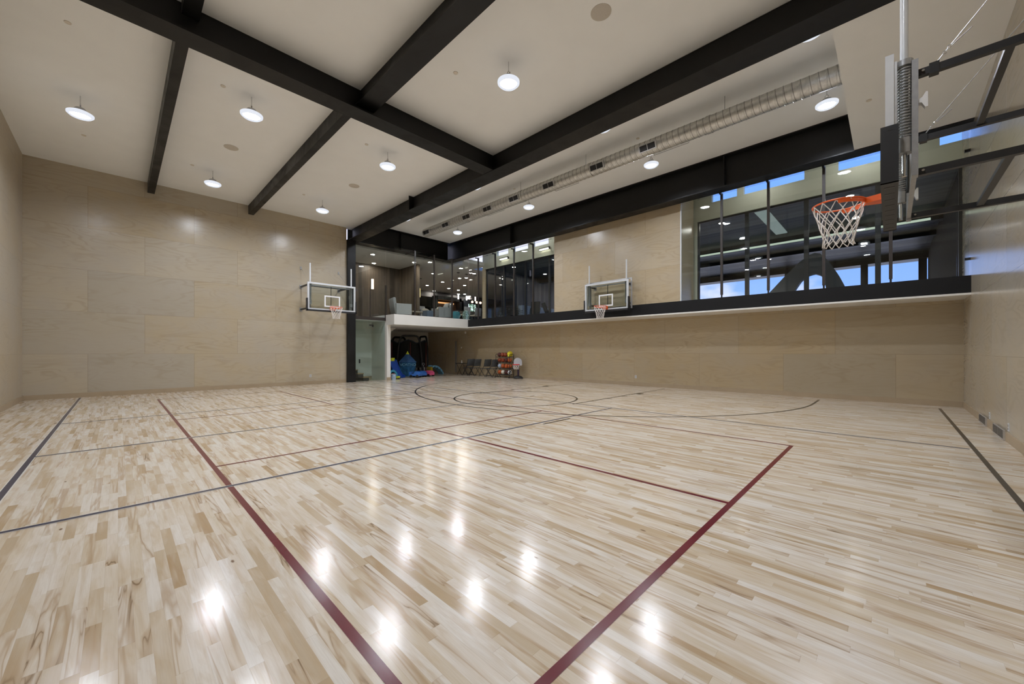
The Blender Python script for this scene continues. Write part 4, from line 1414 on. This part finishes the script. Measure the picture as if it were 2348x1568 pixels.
for i in range(6):
    a = 2 * PI * i / 6 + .1
    MB().tube([(TR * math.cos(a), TR * math.sin(a), .0), (TR * 1.02 * math.cos(a), TR * 1.02 * math.sin(a), 1.9)], .03, 8).build('pole', M['pole_red'], t)
for (xa, ya), (xb, yb), zt in (((-1.12, -.62), (.22, -1.25), 2.28), ((1.0, -.62), (1.1, .62), 2.3), ((-.6, 1.08), (.6, 1.08), 2.25)):
    pts = []
    for i in range(25):
        u = i / 24
        h = (1 - abs(2 * u - 1) ** 6)
        ww = .5 + .5 * math.copysign(abs(2 * u - 1) ** .8, 2 * u - 1)
        pts.append((xa + (xb - xa) * ww, ya + (yb - ya) * ww, max(.03, zt * h)))
    MB().tube(pts, .06, 8).build('arch_pole', M['rubber'], t, smooth=True)
for i in range(4):
    a = 2 * PI * i / 4 + .4
    MB().tube([(TR * math.cos(a), TR * math.sin(a), 0), (TR * math.cos(a), TR * math.sin(a), .45)], .025, 6).build('leg', M['blackmetal'], t)

# play tent
t = thing('play_tent', 'blue pointed play tent with pale lettering among the toys', 'toy tent', (11.28, 19.2, 0))
M['tentblue'] = plain('tent_blue', lin(52, 92, 140), .8, var=.25, vscale=5)
M['tentlow'] = plain('tent_print', lin(44, 104, 150), .8, var=.45, vscale=7)
MB().lathe([(.46, .0), (.50, .5), (.52, .80)], 6).build('wall', M['tentlow'], t)
MB().lathe([(.56, .78), (.40, .93), (.22, 1.10), (.10, 1.22), (0, 1.36)], 6).build('roof', M['tentblue'], t)
MB().lathe([(.105, 1.218), (.05, 1.31), (.0, 1.40)], 6).build('peak', M['b_lime'], t)
def letters(txt, size, loc, rot, mat, parent):
    cu = bpy.data.curves.new('lettering', 'FONT')
    cu.body = txt
    cu.size = size
    cu.extrude = .004
    cu.align_x = 'CENTER'
    o_ = bpy.data.objects.new('lettering', cu)
    COL.objects.link(o_)
    dg = bpy.context.evaluated_depsgraph_get()
    me = bpy.data.meshes.new_from_object(o_.evaluated_get(dg))
    bpy.data.objects.remove(o_)
    n_ = bpy.data.objects.new('lettering', me)
    COL.objects.link(n_)
    me.materials.clear()
    me.materials.append(mat)
    n_.location = loc
    n_.rotation_euler = rot
    n_.parent = parent
    return n_
M['letter'] = plain('pale_lettering', lin(112, 160, 182), .8, var=.35, vscale=25)
letters('VORTNO', .20, (-.23, -.455, .58), (PI / 2 - .06, 0, -PI / 6 - .02), M['letter'], t)

# blue slide
t = thing('toy_slide', 'blue toddler slide beside the white end wall', 'toy slide', (10.0, 18.62, .012), -1.25)
M['slideblue'] = plain('slide_blue', lin(38, 82, 178), .35)
m = MB()
pr = [(0, .86), (.10, .84), (.42, .22), (.55, .08), (.70, .05)]
for (xa, za), (xb, zb) in zip(pr, pr[1:]):
    m.prism([(xa, za), (xb, zb), (xb, zb - .04), (xa, za - .04)], -.22, .22, 'y')
    m.prism([(xa, za + .09), (xb, zb + .07), (xb, zb - .04), (xa, za - .04)], -.26, -.22, 'y')
    m.prism([(xa, za + .09), (xb, zb + .07), (xb, zb - .04), (xa, za - .04)], .22, .26, 'y')
m.build('chute', M['slideblue'], t)
B(-.12, 0, -.24, .24, 0, .82).build('ladder', plain('dark_green_plastic', (.02, .05, .02), .5), t)
MB().box(-.10, .0, .0, .24, .82, 1.02).build('handle', M['b_lime'], t, bevel=.03)

# foam mat under the toys
tag(B(9.45, 12.6, 17.70, 18.7, .0005, .012).build('play_mat', plain('pale_foam_mat', (.34, .31, .26), .8)), 'pale play mat under the ride-on toys', 'mat')

def ride_on(name, label, loc, rz, mat, dark, h=1.0, group='ride-on toys'):
    t = thing(name, label, 'ride-on toy', loc, rz, group)
    t.scale = (.85, .85, .85)
    MB().prism([(-.32, .10), (.34, .10), (.36, .24), (.22, .36), (.05, .38), (-.02, .24), (-.18, .24), (-.26, .36), (-.34, .34)], -.19, .19, 'y').build('body', mat, t, bevel=.03)
    for sx in (-.20, .22):
        for sy in (-.2, .2):
            MB().tube([(sx, sy - .03, .085), (sx, sy + .03, .085)], .085, 16).build('wheel', M['rubber'], t, smooth=True)
    MB().tube([(.07, 0, .36), (-.01, 0, .48)], .012, 6).tube([(-.02 + .03 * math.cos(a), .09 * math.sin(a), .48 + .07 * math.cos(a)) for a in [2 * PI * i / 14 for i in range(14)]], .012, 6, closed=True).build('steering_wheel', M['rubber'], t)
    B(-.20, -.02, -.12, .12, .235, .27).build('seat', dark, t, bevel=.01)
    return t
M['carblue'] = plain('ride_on_blue', lin(58, 116, 200), .35)
M['carpink'] = plain('ride_on_pink', lin(226, 92, 140), .35)
ride_on('ride_on_car', 'blue ride-on car in front of the play tent', (10.92, 17.80, .012), -1.0, M['carblue'], M['rubber'])
ride_on('ride_on_car', 'blue ride-on car squeezed between the other car and the pink push car', (11.40, 18.02, .012), -1.5, M['carblue'], M['rubber'])
p_ = ride_on('push_car', 'pink push car with a tall grey handle', (11.84, 17.98, .012), -1.4, M['carpink'], M['rubber'])
MB().tube([(-.30, -.05, .30), (-.42, -.05, .72)], .022, 8).tube([(-.42 - .02 * math.cos(a), -.05 + .10 * math.sin(a), .78 + .07 * math.cos(a)) for a in [2 * PI * i / 18 for i in range(18)]], .018, 7, closed=True).build('push_handle', plain('grey_plastic', (.16, .15, .17), .4), p_, smooth=True)
# black ride-on seen behind
ride_on('toy_wagon', 'black ride-on toy in the shadow behind the pink push car', (12.15, 19.05, 0), -1.0, M['rubber'], M['blackmetal'])

# pale blue arched slide
t = thing('toy_slide', 'pale blue arched slide to the right of the pink push car', 'toy slide', (12.95, 19.45, 0))
m = MB()
ap = [(0, .50), (.18, .52), (.36, .47), (.54, .36), (.68, .20), (.78, .02)]
for (xa, za), (xb, zb) in zip(ap, ap[1:]):
    m.prism([(xa, za), (xb, zb), (xb - .05, zb - .04), (xa - .01, za - .06)], -.2, .2, 'y')
    for sy in (-.24, .2):
        m.prism([(xa, za + .04), (xb, zb + .04), (xb - .06, max(.0, zb - .06)), (xa - .01, za - .08)], sy, sy + .04, 'y')
m.build('chute', plain('pale_blue_plastic', lin(108, 160, 188), .4), t)
B(-.10, .0, -.22, .22, 0, .46).build('ladder', plain('mustard_plastic', lin(190, 160, 40), .4), t, bevel=.015)

# small toys at the white post
t = thing('toy_arch', 'turquoise toddler play arch beside the white end wall', 'toy', (9.62, 17.78, .012))
MB().tube([(.22 * math.cos(a), 0, .05 + .34 * math.sin(a)) for a in [PI * i / 14 for i in range(15)]], .06, 10).build('arch', plain('turquoise_plastic', lin(60, 160, 200), .4), t, smooth=True)
B(-.10, .10, -.06, .06, 0, .26).build('seat', plain('salmon_plastic', lin(220, 160, 140), .4), t, bevel=.03)
o = MB().lathe([(0, 0), (.10, 0), (.125, .24), (.13, .25), (.12, .25), (.115, .22), (0, .22)], 20).build('toy_bucket', plain('printed_bucket', lin(170, 196, 222), .45, var=.35, vscale=10), smooth=True)
o.location = (9.47, 17.42, 0)
tag(o, 'pale blue printed bucket on the floor by the white end wall', 'bucket')
t = thing('toy_truck', 'tiny lime and black toy truck beside the printed bucket', 'toy', (9.80, 17.58, 0), .4)
B(-.08, .08, -.06, .06, .04, .14).build('body', M['b_lime'], t, bevel=.015)
for sx in (-.05, .05):
    for sy in (-.06, .06):
        MB().tube([(sx, sy - .012, .035), (sx, sy + .012, .035)], .035, 10).build('wheel', M['rubber'], t)
